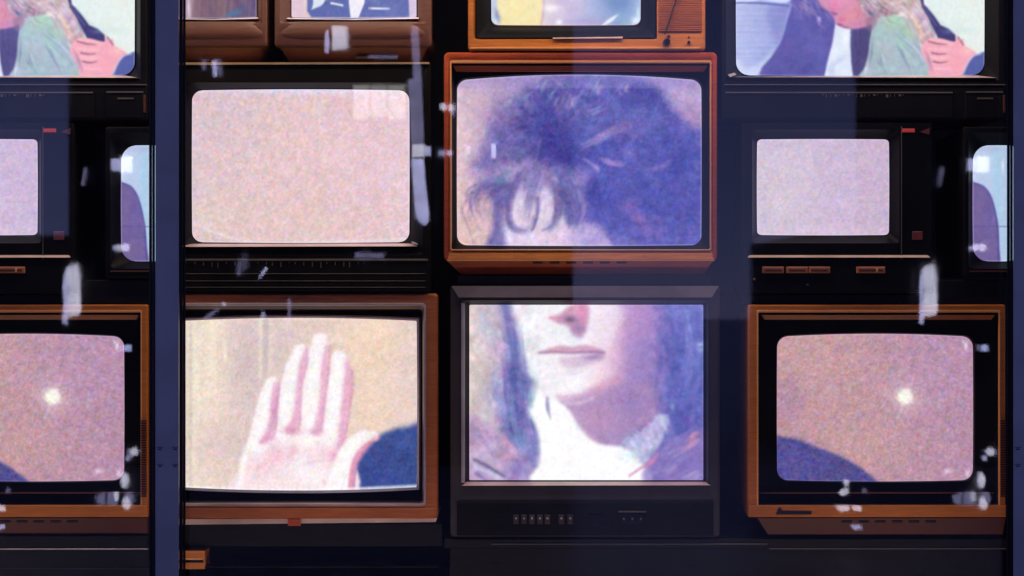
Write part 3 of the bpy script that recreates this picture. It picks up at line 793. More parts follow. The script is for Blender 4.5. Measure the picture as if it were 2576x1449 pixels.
def pic_bowed():
    c = Canvas(1858, -260, 2488, 190, 2.2, Z4)
    c.grad([(100, (188, 194, 232)), (400, (158, 166, 216)), (600, (140, 140, 200)), (1500, (190, 205, 220)), (1700, (226, 238, 238)), (2180, (232, 240, 236))])
    for i in range(46):
        y = -150 + i * 15 + rng.uniform(-4, 4)
        c.stroke([(100, y), (300, y + rng.uniform(-6, 6)), (520, y + 6)], rng.uniform(2, 5), [(150, 160, 214), (190, 200, 238), (136, 146, 205)][i % 3], 6, .35)
    c.poly([(90, -400), (600, -400), (560, -20), (300, -20), (90, 0)], (206, 216, 244), 8, 1)
    c.stroke([(100, 2), (300, 6), (540, 32)], 7, (70, 74, 150), 7, .8)
    c.poly([(360, 60), (540, 40), (500, 200), (440, 320)], (120, 122, 185), 40, .5)
    c.poly([(100, 470), (200, 540), (330, 480), (420, 380), (420, 520), (300, 640), (100, 640)], (206, 216, 238), 30, .8)
    # dark suit
    c.poly([(570, -400), (555, 60), (500, 250), (470, 340), (400, 450), (320, 540), (280, 640), (840, 640), (870, 460), (900, 340), (925, 180), (900, -400)], (88, 82, 158), 14, 1, curve=False)
    c.blob(600, 500, 160, 120, (82, 76, 140), .4); c.blob(780, 400, 120, 90, (96, 92, 175), .4); c.blob(640, 100, 90, 140, (84, 78, 160), .5)
    c.stroke([(560, 20), (520, 140), (480, 300), (400, 420)], 7, (150, 160, 212), 7, .5)
    # white shirt
    c.poly([(925, 170), (1000, 210), (1050, 215), (1048, 330), (1050, 430), (1068, 560), (1085, 640), (835, 640), (870, 470), (905, 330)], (222, 230, 244), 10, 1, curve=False)
    c.blob(960, 480, 70, 22, (186, 196, 226), .6, -35); c.blob(900, 560, 30, 60, (180, 186, 226), .6); c.blob(1010, 300, 25, 70, (244, 250, 254), .7)
    # sleeve under the chin
    c.poly([(1050, 200), (1230, 160), (1215, 300), (1200, 440), (1170, 560), (1160, 640), (1085, 640), (1062, 500), (1055, 350)], (76, 70, 122), 10, 1, curve=False)
    c.strands(10, [(1090, 230), (1100, 400), (1120, 600)], 16, [(110, 104, 165), (60, 56, 100)], 7, .5, 8)
    # bowed head
    c.poly([(640, -300), (1300, -300), (1300, 90), (1210, 190), (1140, 215), (1060, 225), (1010, 215), (955, 200), (925, 170), (900, 110), (850, 70), (800, 30), (760, -60)], (208, 142, 170), 14, 1)
    c.blob(980, 0, 110, 50, (232, 156, 180), .7, 10); c.blob(1000, 120, 60, 70, (226, 140, 160), .5); c.blob(1150, 60, 50, 60, (206, 130, 160), .6)
    c.stroke([(880, 84), (905, 98), (935, 102)], 6, (120, 70, 120), 7, .8); c.stroke([(872, 50), (905, 60), (945, 62)], 6, (176, 110, 140), 8, .6); c.stroke([(1085, 60), (1110, 100), (1100, 140)], 7, (180, 100, 130), 10, .5)
    c.blob(1060, 110, 70, 60, (226, 142, 144), .6, 20); c.blob(920, 30, 60, 40, (236, 120, 165), .6); c.blob(1110, 190, 50, 26, (196, 118, 180), .6)
    c.blob(960, 190, 30, 10, (120, 50, 100), .85, 15); c.blob(1010, 212, 34, 9, (130, 60, 115), .7, 8); c.blob(905, 95, 24, 16, (150, 80, 140), .8, 20)
    c.blob(975, 150, 30, 24, (206, 70, 110), .4)
    c.strands(40, [(640, -80), (690, 0), (720, 60), (790, 120)], 34, [(150, 128, 190), (196, 170, 214), (110, 96, 165), (180, 150, 180)], 7, .5, 7)
    c.strands(10, [(780, 120), (795, 150), (795, 190)], 8, [(186, 176, 224)], 6, .6, 6)
    c.strands(16, [(860, 60), (880, 100), (910, 150)], 14, [(150, 120, 180), (190, 130, 175)], 5, .4, 6)
    c.blob(1200, 130, 60, 50, (190, 140, 160), .7, 30); c.blob(1250, 170, 60, 26, (200, 170, 180), .7, 0)
    c.poly([(1170, 150), (1260, 120), (1260, 200), (1200, 240)], (140, 96, 130), 20, .6)
    # green top
    c.poly([(1165, 640), (1180, 530), (1205, 430), (1215, 300), (1260, 210), (1320, 140), (1420, 100), (1520, 120), (1580, 190), (1610, 290), (1650, 400), (1700, 500), (1760, 640)], (166, 186, 196), 12, 1)
    c.blob(1410, 160, 110, 70, (176, 216, 184), .85); c.blob(1520, 280, 70, 90, (170, 214, 180), .7, 20); c.blob(1300, 250, 60, 90, (164, 196, 190), .5)
    c.strands(18, [(1290, 290), (1300, 420), (1340, 520), (1390, 620)], 14, [(120, 134, 160), (196, 220, 214)], 7, .45, 7)
    c.strands(16, [(1420, 250), (1520, 330), (1620, 430), (1690, 560)], 12, [(110, 118, 160), (196, 206, 228)], 7, .5, 7)
    c.strands(12, [(1420, 300), (1500, 430), (1560, 560), (1590, 620)], 14, [(120, 130, 168), (190, 220, 200)], 7, .45, 7)
    c.strands(10, [(1230, 300), (1225, 420), (1200, 560)], 12, [(124, 132, 160), (150, 160, 190)], 7, .45, 7)
    c.strands(8, [(1190, 500), (1185, 560), (1180, 620)], 5, [(220, 214, 228)], 4, .5, 4)
    # long fair hair
    c.poly([(1090, -300), (1600, -300), (1650, 20), (1690, 110), (1740, 210), (1760, 290), (1720, 350), (1670, 400), (1630, 330), (1590, 230), (1540, 140), (1450, 90), (1350, 110), (1280, 130), (1200, 110), (1130, 40)], (196, 172, 184), 12, 1)
    c.strands(50, [(1180, -60), (1260, 10), (1330, 70), (1400, 100)], 34, [(150, 122, 160), (206, 176, 176), (176, 150, 180), (226, 196, 176)], 6, .8, 5)
    c.strands(70, [(1400, -60), (1500, 30), (1570, 120), (1630, 240), (1690, 360)], 30, [(226, 200, 176), (176, 158, 172), (236, 206, 170), (190, 160, 190), (210, 190, 200)], 6, .8, 5)
    c.strands(16, [(1560, 20), (1620, 110), (1700, 210), (1750, 290)], 16, [(206, 170, 200), (170, 160, 205)], 6, .5, 6)
    c.strands(10, [(1130, 20), (1210, 100), (1280, 140)], 10, [(120, 96, 160)], 6, .5, 6)
    c.tousle([(1090, -100), (1600, -100), (1760, 290), (1670, 400), (1540, 140), (1200, 110)], 14, 1.4, 12)
    c.tousle([(1165, 640), (1215, 300), (1420, 100), (1610, 290), (1760, 640)], 6, 2.4, 14)
    c.tousle([(570, -100), (290, 640), (840, 640), (925, 180)], 4, 3, 14)
    # dark strap and shadow behind
    c.poly([(1600, -300), (1660, 20), (1720, 80), (1800, 190), (1870, 220), (1925, 270), (1930, 330), (1860, 330), (1780, 300), (1740, 220), (1690, 120), (1640, 40), (1570, -300)], (62, 58, 116), 9, 1, curve=False)
    c.stroke([(1640, 10), (1700, 100), (1760, 190)], 6, (110, 116, 170), 6, .6); c.blob(1850, 250, 40, 16, (90, 86, 160), .6)
    c.stroke([(1700, 60), (1790, 150), (1860, 210)], 5, (200, 216, 222), 7, .7)
    c.blob(1990, 230, 110, 26, (206, 226, 224), .6)
    # hand on her back
    c.poly([(1640, 380), (1700, 305), (1800, 300), (1920, 325), (1935, 270), (1965, 320), (1990, 300), (2010, 360), (2090, 410), (2110, 440), (2050, 500), (2010, 640), (1740, 640), (1700, 520), (1650, 440)], (244, 172, 190), 9, 1)
    for pts in ([(1700, 325), (1780, 345), (1850, 350)], [(1730, 420), (1790, 430), (1850, 425)], [(1740, 490), (1800, 500), (1860, 490)], [(1950, 290), (1985, 340), (1990, 360)]):
        c.stroke(pts, [7, 7, 3], (136, 90, 116), 7, .75)
    for pts in ([(1720, 310), (1820, 320), (1900, 345)], [(1700, 385), (1790, 390), (1880, 395)], [(1720, 455), (1800, 462), (1880, 455)], [(1760, 545), (1820, 550), (1900, 550)]):
        c.stroke(pts, 10, (252, 196, 204), 10, .7)
    c.strands(14, [(1650, 380), (1700, 470), (1730, 590)], 10, [(206, 150, 180), (236, 200, 210), (160, 130, 170)], 5, .5, 5)
    c.blob(1940, 500, 70, 70, (246, 160, 178), .5); c.blob(1860, 600, 60, 20, (220, 160, 196), .6)
    c.blob(2030, 400, 50, 30, (250, 204, 190), .6)
    c.poly([(1990, 640), (2020, 540), (2060, 470), (2110, 432), (2200, 420), (2200, 640)], (88, 96, 166), 10, 1)
    c.stroke([(1985, 620), (2020, 520), (2070, 450), (2140, 425)], 7, (190, 196, 224), 8, .7)
    return c.finish(4, 4, .5, 2)

def pic_static(rect, stops, gr=(11, 11), tr=(0, 0, 1), extra=None, st=2.0, mott=3):
    c = Canvas(*rect, st, tr)
    c.grad(stops)
    if extra: extra(c)
    return c.finish(gr[0], gr[1], .6, mott)

def pic_beige():
    def ex(c):
        c.blob(760, 222, 300, 12, (226, 220, 246), .8)
        c.blob(560, 300, 120, 120, (214, 190, 200), .4); c.blob(800, 560, 200, 60, (226, 198, 192), .5); c.blob(520, 540, 60, 60, (226, 210, 190), .5)
        for x, a in ((786, .4), (800, .5), (812, .45)): c.stroke([(x, 250), (x + 1, 325)], 2.2, (232, 218, 220), 3, a)  # faint reflected streaks painted onto the blank picture
        c.stroke([(606, 450), (607, 560)], 3, (234, 214, 200), 4, .35)
        c.stroke([(480, 560), (610, 606), (800, 608), (1020, 600)], 2.5, (240, 232, 236), 4, .6)
    return pic_static((476, 216, 1027, 612), [(476, (222, 194, 200)), (700, (229, 198, 200)), (900, (228, 195, 204)), (1027, (229, 199, 207))], (10, 11), extra=ex)

def pic_lilac():
    def ex(c):
        c.blob(1980, 470, 80, 90, (212, 196, 202), .6); c.blob(2150, 430, 90, 110, (200, 178, 208), .5); c.blob(2060, 580, 160, 14, (216, 194, 210), .5)
    return pic_static((1911, 346, 2242, 591), [(1911, (205, 190, 208)), (2242, (202, 178, 204))], (9, 9), extra=ex)

def pic_sun():
    def ex(c):
        c.blob(2060, 900, 150, 110, (200, 158, 152), .5); c.blob(2380, 900, 140, 160, (182, 144, 180), .5); c.blob(1985, 1010, 40, 60, (160, 126, 170), .5)
        c.blob(2150, 1130, 130, 60, (204, 160, 158), .5)
        c.poly([(1940, 1090), (1962, 1100), (2010, 1108), (2070, 1132), (2120, 1150), (2170, 1178), (2225, 1222), (2225, 1240), (1940, 1240)], (76, 72, 138), 7, .96, curve=False)
        c.blob(2010, 1160, 60, 40, (86, 82, 156), .6)
        c.blob(2283, 1000, 36, 36, (214, 178, 190), .5); c.blob(2283, 1000, 25, 25, (226, 206, 204), .8, 0, 1.6)
        c.blob(2283, 1000, 44, 44, (212, 184, 196), .35); c.blob(2283, 1000, 19, 19, (253, 252, 240), 1.0, 0, 2.6)
        c.stroke([(2274, 1032), (2268, 1044), (2262, 1056)], [2.5, 2, 2], (214, 176, 206), 3, .8)
        c.stroke([(2372, 985), (2371, 1010), (2369, 1026)], [2.6, 1.6, 1.4], (196, 172, 210), 3, .7)
        c.blob(2442, 872, 5, 10, (240, 226, 246), .9); c.blob(2436, 862, 3, 4, (230, 216, 240), .7)  # small bright flares here and below are painted reflections
        c.blob(2396, 1190, 10, 6, (234, 214, 230), .8); c.blob(2446, 1196, 6, 9, (240, 220, 236), .8)
    return pic_static((1960, 834, 2462, 1220), [(1960, (194, 150, 160)), (2150, (190, 150, 160)), (2460, (180, 140, 166))], (13, 12), extra=ex, mott=3)

def pic_seat():
    c = Canvas(2456, 362, 2600, 662, 1.6, (1932, 362.25, .25))
    c.grad([(2080, (196, 208, 236)), (2400, (176, 200, 228)), (2700, (170, 190, 226))])
    c.blob(2330, 300, 30, 700, (160, 205, 232), .6); c.blob(2250, 40, 200, 30, (176, 178, 214), .6)
    c.poly([(2060, 380), (2110, 385), (2170, 410), (2240, 470), (2280, 560), (2320, 700), (2345, 850), (2352, 1000), (2356, 1240), (2060, 1240)], (112, 96, 154), 8, 1)
    c.stroke([(2110, 385), (2200, 425), (2265, 520), (2305, 650), (2335, 800), (2350, 1000), (2352, 1180)], 9, (78, 74, 150), 9, .8)
    c.stroke([(2080, 828), (2250, 826), (2500, 828)], 5, (84, 72, 140), 6, .6)
    c.blob(2150, 650, 40, 160, (126, 108, 150), .5); c.blob(2260, 700, 40, 120, (104, 96, 168), .5); c.blob(2200, 1060, 100, 80, (122, 104, 146), .6)
    c.blob(2395, 210, 14, 60, (236, 244, 250), .7)
    return c.finish(4, 4, .5, 3)

def pic_jacket():
    c = Canvas(728, -190, 1050, 46, 2.0, Z5)
    c.grad([(990, (226, 198, 214)), (1180, (222, 196, 206)), (1500, (212, 190, 206)), (2110, (216, 196, 224))])
    c.poly([(1160, -700), (2010, -700), (2045, 140), (1180, 140), (1140, 80)], (96, 108, 172), 10, 1, curve=False)
    c.poly([(1180, 70), (1195, 20), (1200, -700), (1330, -700), (1320, -10), (1260, 40)], (216, 226, 240), 9, 1, curve=False)
    c.poly([(1505, -700), (1690, -700), (1650, 10), (1595, 140), (1525, 140), (1512, 20)], (240, 236, 248), 8, 1, curve=False)
    c.stroke([(1355, 14), (1400, 22), (1455, 34)], 8, (238, 240, 252), 5, 1)
    c.stroke([(1690, 58), (1720, 60)], 8, (206, 180, 220), 6, 1); c.stroke([(1720, 60), (1865, 62)], 8, (242, 244, 254), 5, 1)
    c.stroke([(1320, -40), (1300, 20)], 10, (80, 90, 160), 9, .7); c.blob(1900, 60, 70, 70, (108, 116, 180), .5)
    return c.finish(5, 5, .5, 3)

def pic_curtain():
    c = Canvas(424, -190, 644, 46, 2.0, Z5)
    c.grad([(0, (150, 120, 140)), (200, (126, 98, 116)), (420, (118, 92, 112)), (690, (96, 78, 120))])
    for i in range(26):
        x = rng.uniform(60, 690); c.stroke([(x, -600), (x + 10, -100), (x + rng.uniform(-20, 20), 130)], rng.uniform(4, 14), [(150, 122, 132), (96, 76, 100), (170, 140, 140)][i % 3], 12, .35)
    c.blob(500, 100, 80, 26, (70, 124, 170), .85, -15); c.blob(600, 60, 60, 50, (96, 84, 132), .5)
    c.blob(95, 60, 20, 120, (232, 214, 236), .8)
    return c.finish(4, 5, .6, 4)

def pic_yellow():
    c = Canvas(1235, -260, 1616, 62, 2.0, (1167.2, 0, .25))
    c.grad([(270, (196, 206, 226)), (760, (226, 216, 220)), (1000, (212, 196, 226)), (1300, (170, 180, 216)), (1600, (130, 156, 200)), (1780, (170, 190, 220))])
    c.blob(1550, 0, 160, 90, (104, 134, 184), .75); c.blob(1250, 190, 250, 40, (176, 160, 200), .7); c.blob(1050, 0, 160, 60, (206, 190, 222), .8)
    c.poly([(330, -900), (800, -900), (800, 60), (790, 160), (770, 260), (400, 260), (360, 150), (335, 50)], (244, 230, 178), 14, 1)
    c.blob(530, 60, 90, 60, (246, 232, 160), .6); c.stroke([(805, -20), (800, 100), (780, 220)], 12, (214, 170, 200), 14, .8)
    c.blob(335, 130, 26, 70, (104, 124, 176), .7, -15); c.blob(310, 200, 26, 30, (225, 236, 244), .7)
    c.blob(880, 60, 90, 36, (254, 246, 250), .9); c.blob(960, 200, 34, 26, (250, 252, 254), .9, -20); c.blob(1130, 80, 120, 30, (196, 180, 206), .5)
    c.stroke([(1410, 225), (1480, 180), (1550, 130)], [10, 20, 6], (236, 246, 250), 12, .9); c.blob(1570, 130, 26, 40, (150, 180, 200), .6)
    c.blob(1620, 190, 40, 40, (140, 180, 190), .7); c.blob(1745, 180, 50, 40, (230, 246, 246), .9, -30); c.blob(1765, 100, 16, 70, (206, 240, 248), .8)
    for i in range(18): c.stroke([(340, 10 + i * 13), (780, 10 + i * 13)], 2, (236, 216, 150), 3, .25)
    return c.finish(4, 4, .6, 3)

# ------------------------------------------------------------------ the sets
def std_box(u0, v0, u1, v1, r, depth=0.36, inset=26):
    """cabinet behind a front frame: rings from the back to the front edge"""
    return [ring(u0 + inset, v0 + inset * .6, u1 - inset, v1 - inset * .3, r, depth), ring(u0 + 5, v0 + 4, u1 - 5, v1 - 3, r, depth * .45),
            ring(u0 + 1.5, v0 + 1.5, u1 - 1.5, v1 - 1.5, r, 0.03), ring(u0, v0, u1, v1, r, 0.012)]

# K: large wooden set in the middle
t = tv_root('large red-brown wooden television showing a tousled head of hair', 1460, 690)
loft('cabinet', std_box(1116, 131, 1805, 657, 12) + [ring(1117, 132, 1804, 656, 12, .001), ring(1119.5, 134.5, 1801.5, 653.5, 10, -.002),
     ring(1127, 146, 1794, 640, 8, -.002), ring(1131, 150.5, 1790.5, 631, 6, .001)], M['wood_red'], t, cap_back=True)
loft('highlight_trim', [ring(1131, 151, 1790.5, 631, 6, .003), ring(1132.5, 152, 1789, 630, 5, -.0035), ring(1135, 157.5, 1787, 628, 4, -.003), ring(1136, 159, 1786, 627, 4, .006)], M['bead'], t)
loft('bezel', [ring(1136, 159, 1786, 628, 4, .006), ring(1137, 161, 1785, 627, 4, .022), ring(1142, 177, 1776, 621, 26, .030, (13, 1, 1, 1)),
     ring(1146, 194, 1772, 618, 25, .034, (15, 2, 1, 1)), ring(1149, 197, 1769, 615, 24, .046, (15, 2, 1, 1))], M['black_gloss'], t)
prism('visor', [(1140, 164), (1781, 164), (1774, 176.5), (1147, 176.5)], 0, .040, M['wood_red'], t, y0s=[.010, .010, .018, .018])
prism('lower_rail', [(1131, 631), (1790, 631), (1794, 652), (1127, 652)], 0, .03, M['wood_orange'], t, y0s=[.0, .0, -.008, -.008])
prism('rail_edge', [(1124, 652.5), (1797, 652.5), (1796, 657), (1126, 657)], -.010, .02, M['bead'], t)
kb = prism('control_base', [(1126, 657.5), (1792, 657.5), (1772, 690), (1160, 690)], 0, .20, M['wood_red'], t, y0s=[-.006, -.006, .030, .030])
for i in range(6):
    box('slot_button', 1341 + i * 42, 658.5, 1365 + i * 42, 663.5, -.0085, .01, M['wood_under'], kb, 1)
scr = pic_hair()
screen_mesh('screen', (1147.5, 196, 1770, 616), 25, .045, (15, 2, 2, 1), .020, scr, t, edge=(5, .55))

# H: black set with the blank beige picture
t = tv_root('black television with large blank grainy beige screen, a thin gold highlight on top', 762, 736)
loft('cabinet', std_box(440, 160, 1084, 735, 8) + [ring(441, 161, 1083, 734, 8, 0), ring(444, 165, 1080, 731, 7, -.003), ring(452, 208, 1064, 640, 6, -.003)], M['brownblack'], t, cap_back=True)
prism('top_highlight', [(440, 158.5), (1080, 157.5), (1082, 162), (440, 164)], -.009, .06, M['gold'], t)  # highlight along the cabinet's top edge, built as a strip
loft('bezel', [ring(452, 208, 1064, 640, 6, -.003), ring(456, 211, 1052, 628, 14, .008), ring(470, 219, 1034, 615, 30, .028, (3, 2, 1, 1)), ring(475, 222, 1029, 609, 27, .040, (3, 2, 1, 1))], M['black_gloss'], t)
prism('lower_lip', [(476, 612.5), (1036, 611.5), (1050, 619.5), (455, 621)], 0, .03, M['lip'], t, y0s=[.026, .026, -.008, -.008])
prism('corner_highlight', [(1035, 607), (1046, 610), (1052, 616), (1037, 613)], -.006, .02, M['rim'], t)  # pale piece added as the bright highlight at the lip's end
pn = box('control_panel', 446, 651, 1079, 731, -.010, .01, M['brownblack'], t, 2)
box('panel_edge', 446, 651.5, 1077, 656.5, -.0125, .0, M['mark'], pn, 1)
boxes('vent_marks', [(470 + i * 19.5 + (i * 37 % 7), 659, 472 + i * 19.5 + (i * 37 % 7), 662 + (i * 29 % 13), -.0112, -.009) for i in range(23)], M['mark'], pn)
for vv in (688, 706, 722):
    box('panel_groove', 450, vv, 1070, vv + 1.4, -.0112, -.009, M['mark'], pn, .5)
scr = pic_beige()
screen_mesh('screen', (476, 223, 1027, 608), 26, .038, (3, 2, 1, 1), .016, scr, t, edge=(6, .5))

# F2 / F1: two small brown sets at the top
def brown_set(label, u0, u1, su0, su1, cv):
    t = tv_root(label, (u0 + u1) / 2, 152)
    loft('cabinet', std_box(u0, -215, u1, 118, 8, .34, 18) + [ring(u0 + 1, -214, u1 - 1, 117, 8, 0), ring(u0 + 4, -211, u1 - 4, 112, 7, -.003),
         ring(u0 + 14, -200, u1 - 14, 60, 6, -.003), ring(su0 - 14, -192, su1 + 14, 53, 5, .008)], M['wood_dark'], t, cap_back=True)
    loft('bezel', [ring(su0 - 14, -192, su1 + 14, 53, 5, .008), ring(su0 - 9, -188, su1 + 8, 49, 4, .012), ring(su0 - 1, -182, su1 + 1, 41, 4, .03, (3, 3, 0, 0))], M['wood_dark'], t)
    prism('lower_rim', [(su0 - 8, 42), ((su0 + su1) / 2, 45.5), (su1 + 6, 41), (su1 + 8, 47), ((su0 + su1) / 2, 50), (su0 - 10, 47.5)], 0, .03, M['rim'], t, y0s=[.014, .014, .014, .0, .0, .0])
    rows_panel('lower_front', [(u0 + 20, u1 - 22, 55, -.004), (u0 + 12, u1 - 14, 66, -.007), (u0 + 3, u1 - 3, 82, -.010), (u0 + 1, u1 - 1, 92, -.008), (u0 + 6, u1 - 6, 106, .001), (u0 + 14, u1 - 15, 120, .014),
               (u0 + 22, u1 - 23, 134, .030), (u0 + 30, u1 - 32, 148, .050)], .28, M['wood_dark'], t)
    screen_mesh('screen', (su0, -182, su1, 39), 3, .026, (3, 3, 0, 0), .010, cv, t, edge=(4, .4))
    return t
t = brown_set('brown wooden television showing a blue jacket with name badges and a white tie', 690, 1086, 730, 1046, pic_jacket())
box('badge_plate', 893, 137, 996, 143, .022, .04, M['mark'], t, 1)
brown_set('brown wooden television showing a brown curtain, cut off by the left post at the top', 408, 673, 430, 641, pic_curtain())

# J: teak set with speaker grille
t = tv_root('orange-brown teak television with a side speaker grille, standing on the large wooden set', 1476, 129)
loft('cabinet', std_box(1177, -300, 1775, 128, 10) + [ring(1178, -299, 1774, 127.5, 10, 0), ring(1181, -296, 1771, 124, 9, -.003), ring(1190, -285, 1766, 100, 6, -.003), ring(1196, -280, 1762, 96, 5, .004)],
     M['wood_orange'], t, cap_back=True)
loft('bezel', [ring(1196, -280, 1652, 97, 5, .002), ring(1200, -276, 1648, 95, 4, -.004), ring(1214, -268, 1634, 80, 8, .004), ring(1228, -262, 1622, 66, 16, .028), ring(1235, -257, 1616, 59, 18, .040, (2, 1, 1, 1))], M['black'], t)
box('side_panel', 1652.5, -282, 1768, 124, -.0045, .02, M['wood_orange'], t, 1.5)
boxes('speaker_grille', [(1656, -278 + i * 4.6, 1765, -275.4 + i * 4.6, -.0085, -.004) for i in range(78)], M['wood_brown'], t)['kind'] = 'stuff'
prism('lower_highlight', [(1390, 96), (1566, 93.5), (1566, 97.5), (1390, 99)], -.009, .0, M['lip'], t)  # highlight line built as a pale strip
prism('lower_edge', [(1182, 119), (1760, 119), (1760, 123), (1182, 123)], -.0065, .0, M['bead'], t)
k = disc('tuning_knob', 1676, 108, 9, -.022, -.004, M['knob'], t)
disc('knob_cap', 1676, 108, 5, -.026, -.0215, M['black_gloss'], k)
disc('small_knob', 1732, 108, 4.2, -.012, -.004, M['knob'], t, 12)
disc('small_knob', 1732, 94, 2.2, -.007, -.004, M['wood_under'], t, 10)
disc('small_knob', 1682, 92, 4.6, -.007, -.004, M['wood_under'], t, 10, 3)
rod('antenna', W(1720, -60, -.016), W(1671, 88, -.012), .0019, M['knob'], t)
screen_mesh('screen', (1236, -257, 1614, 56.5), 17, .038, (2, 1, 1, 1), .014, pic_yellow(), t, edge=(4, .3))

# L: dark grey set with the lower half of the face
t = tv_root('dark grey plastic television showing a mouth, chin and white collar, under the large wooden set', 1470, 1352)
loft('cabinet', std_box(1132, 718, 1812, 1352, 10) + [ring(1134, 720, 1810, 1350, 10, .002), ring(1140, 726, 1804, 1346, 9, -.003), ring(1148, 747, 1796, 1262, 7, -.003), ring(1160, 752, 1785, 1222, 3, .0)],
     M['grey'], t, cap_back=True)
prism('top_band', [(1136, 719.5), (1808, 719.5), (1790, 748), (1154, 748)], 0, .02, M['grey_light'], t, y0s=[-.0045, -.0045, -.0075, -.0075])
loft('inner_trim', [ring(1160, 752, 1785, 1222.5, 3, .0), ring(1163, 755, 1782, 1221, 2, -.002), ring(1170, 761, 1779, 1215.5, 2, .012)], M['grey'], t)
loft('bezel', [ring(1170, 761, 1779, 1215.5, 2, .012), ring(1173, 762, 1778, 1214.5, 2, .020), ring(1181, 768, 1772, 1211, 2, .034)], M['black_gloss'], t)
prism('lower_lip', [(1172, 1214.5), (1779, 1214.5), (1787, 1220), (1161, 1221)], 0, .02, M['lip'], t, y0s=[.012, .012, -.006, -.006])
box('left_lip', 1160.5, 762, 1169, 1214, -.0045, .01, M['silver'], t, 3)
pn = box('control_panel', 1150, 1262, 1794, 1346, -.0105, .0, M['brownblack'], t, 3)
for i, x in enumerate((1298, 1318, 1338, 1358, 1377, 1412, 1434)):
    box('control_button', x - 7, 1293, x + 7, 1317, -.0145, -.009, M['grey'], pn, 2)
    disc('button_print', x, 1302, 2.6, -.0158, -.013, M['silver'], pn, 8)
box('power_button', 1478, 1294, 1519, 1322, -.0155, -.009, M['black_gloss'], pn, 4)
disc('sensor_panel', 1591, 1303, 34, -.015, -.010, M['black_gloss'], pn, 24, 12)
for x in (1568, 1590, 1611): disc('sensor_dot', x, 1303, 3, -.0185, -.014, M['mark'], pn, 8)
box('panel_print', 1555, 1284, 1625, 1287.5, -.0115, -.010, M['mark'], pn, .5)
screen_mesh('screen', (1180, 767, 1773, 1212), 2.5, .032, (0, 0, 0, 0), .010, pic_face(), t, edge=(3, .2))

# I: wooden set with the raised hand
t = tv_root('wooden television showing a raised open hand, bottom set right of the left post', 765, 1320)
loft('cabinet', std_box(428, 738, 1102, 1304, 8) + [ring(429, 739, 1101, 1303, 8, .001), ring(433, 743, 1098, 1300, 7, -.004), ring(446, 762, 1072, 1272, 10, -.004)], M['wood_brown'], t, cap_back=True)
loft('highlight_trim', [ring(446, 762, 1072, 1272, 10, -.004), ring(448, 763.5, 1070.5, 1271, 9, -.0075), ring(451, 767, 1067, 1267, 8, -.0075), ring(453, 769, 1065.5, 1266, 8, .0)], M['silver'], t)  # pale silver moulding carries the frame's highlight line in its colour
loft('inner_frame', [ring(453, 769, 1065.5, 1266, 8, 0), ring(455, 778, 1062, 1264, 8, .012)], M['wood_dark'], t)
loft('bezel', [ring(455, 778, 1062, 1264, 8, .012), ring(456, 783, 1060, 1262, 8, .040), ring(444, 800, 1054, 1238, 3, .046, (7, 8, 0, 1))], M['black_gloss'], t)
loft('tube_rim', [ring(444, 801, 1053.5, 1238, 3, .045, (7, 9, 0, 1)), ring(445, 803, 1051.5, 1236, 3, .034, (7, 9, 0, 1)), ring(450, 808, 1046, 1230, 3, .036, (7, 8, 0, 1))], M['rim'], t)
prism('base_strip', [(430, 1306), (1100, 1303), (1096, 1313), (430, 1320)], -.002, .2, M['lip'], t)
box('base_latch', 725, 1305, 757, 1322, -.007, .0, M['wood_red'], t, 1)
box('lower_rail', 434, 1276, 1094, 1303.5, -.0075, .0, M['wood_brown'], t, 3)
screen_mesh('screen', (447, 807, 1047, 1231), 2.5, .036, (8, 8, 0, 1), .020, pic_hand(), t, edge=(0, 0))

# C: big black set at the top right, repeated at the top left
t = tv_root('large black television showing a bowed woman in green, top right of the window', 2172, 302)
loft('cabinet', std_box(1816, -290, 2530, 302, 8) + [ring(1817, -289, 2529, 301.5, 8, .0), ring(1821, -285, 2525, 299, 7, -.003), ring(1826, -280, 2512, 205, 8, -.003)], M['black'], t, cap_back=True)
loft('bezel', [ring(1826, -280, 2512, 205, 8, -.003), ring(1832, -276, 2506, 199, 12, .006), ring(1848, -262, 2496, 192, 34, .028, (2, 2, 1, 1)), ring(1857, -258, 2488, 187, 34, .040, (2, 2, 1, 1))], M['black_gloss'], t)
prism('lower_lip', [(1858, 190.5), (2465, 186.5), (2505, 196.5), (1832, 194.5)], 0, .03, M['lip'], t, y0s=[.020, .024, -.008, -.008])
prism('corner_highlight', [(1830, 189), (1846, 184), (1851, 188), (1836, 195)], -.010, .02, M['rim'], t)  # highlight at the end of the lip, shaped as a pale piece
box('upper_seam', 1822, 212.5, 2528, 215.5, -.0065, .0, M['mark'], t, .8)
pn = box('control_panel', 1822, 231, 2396, 298, -.008, .0, M['black'], t, 2)
box('panel_edge', 1824, 232.5, 2394, 236, -.0105, -.006, M['mark'], pn, .6)
boxes('panel_print', [(2066 + i * 10.7, 238, 2066 + i * 10.7 + (1.5 if i % 3 else 6), 240 + (i * 13 % 7), -.0092, -.007) for i in range(20)], M['mark'], pn)
pn2 = box('side_hatch', 2426, 230, 2522, 298, -.008, .0, M['black'], t, 2)
box('hatch_edge', 2428, 231, 2520, 235, -.0105, -.006, M['mark'], pn2, .6)
box('hatch_grip', 2456, 247, 2496, 251, -.0105, -.006, M['mark'], pn2, .6)
box('hatch_hinge', 2520.5, 240, 2526, 284, -.010, .0, M['wood_under'], t, .8)
screen_mesh('screen', (1857.5, -257, 2487, 184), 33, .038, (2, 2, 1, 1), .016, pic_bowed(), t, 2.2, edge=(4, .35))
copy_thing(t, -REP, 'large black television showing a bowed woman in green, top left of the window')

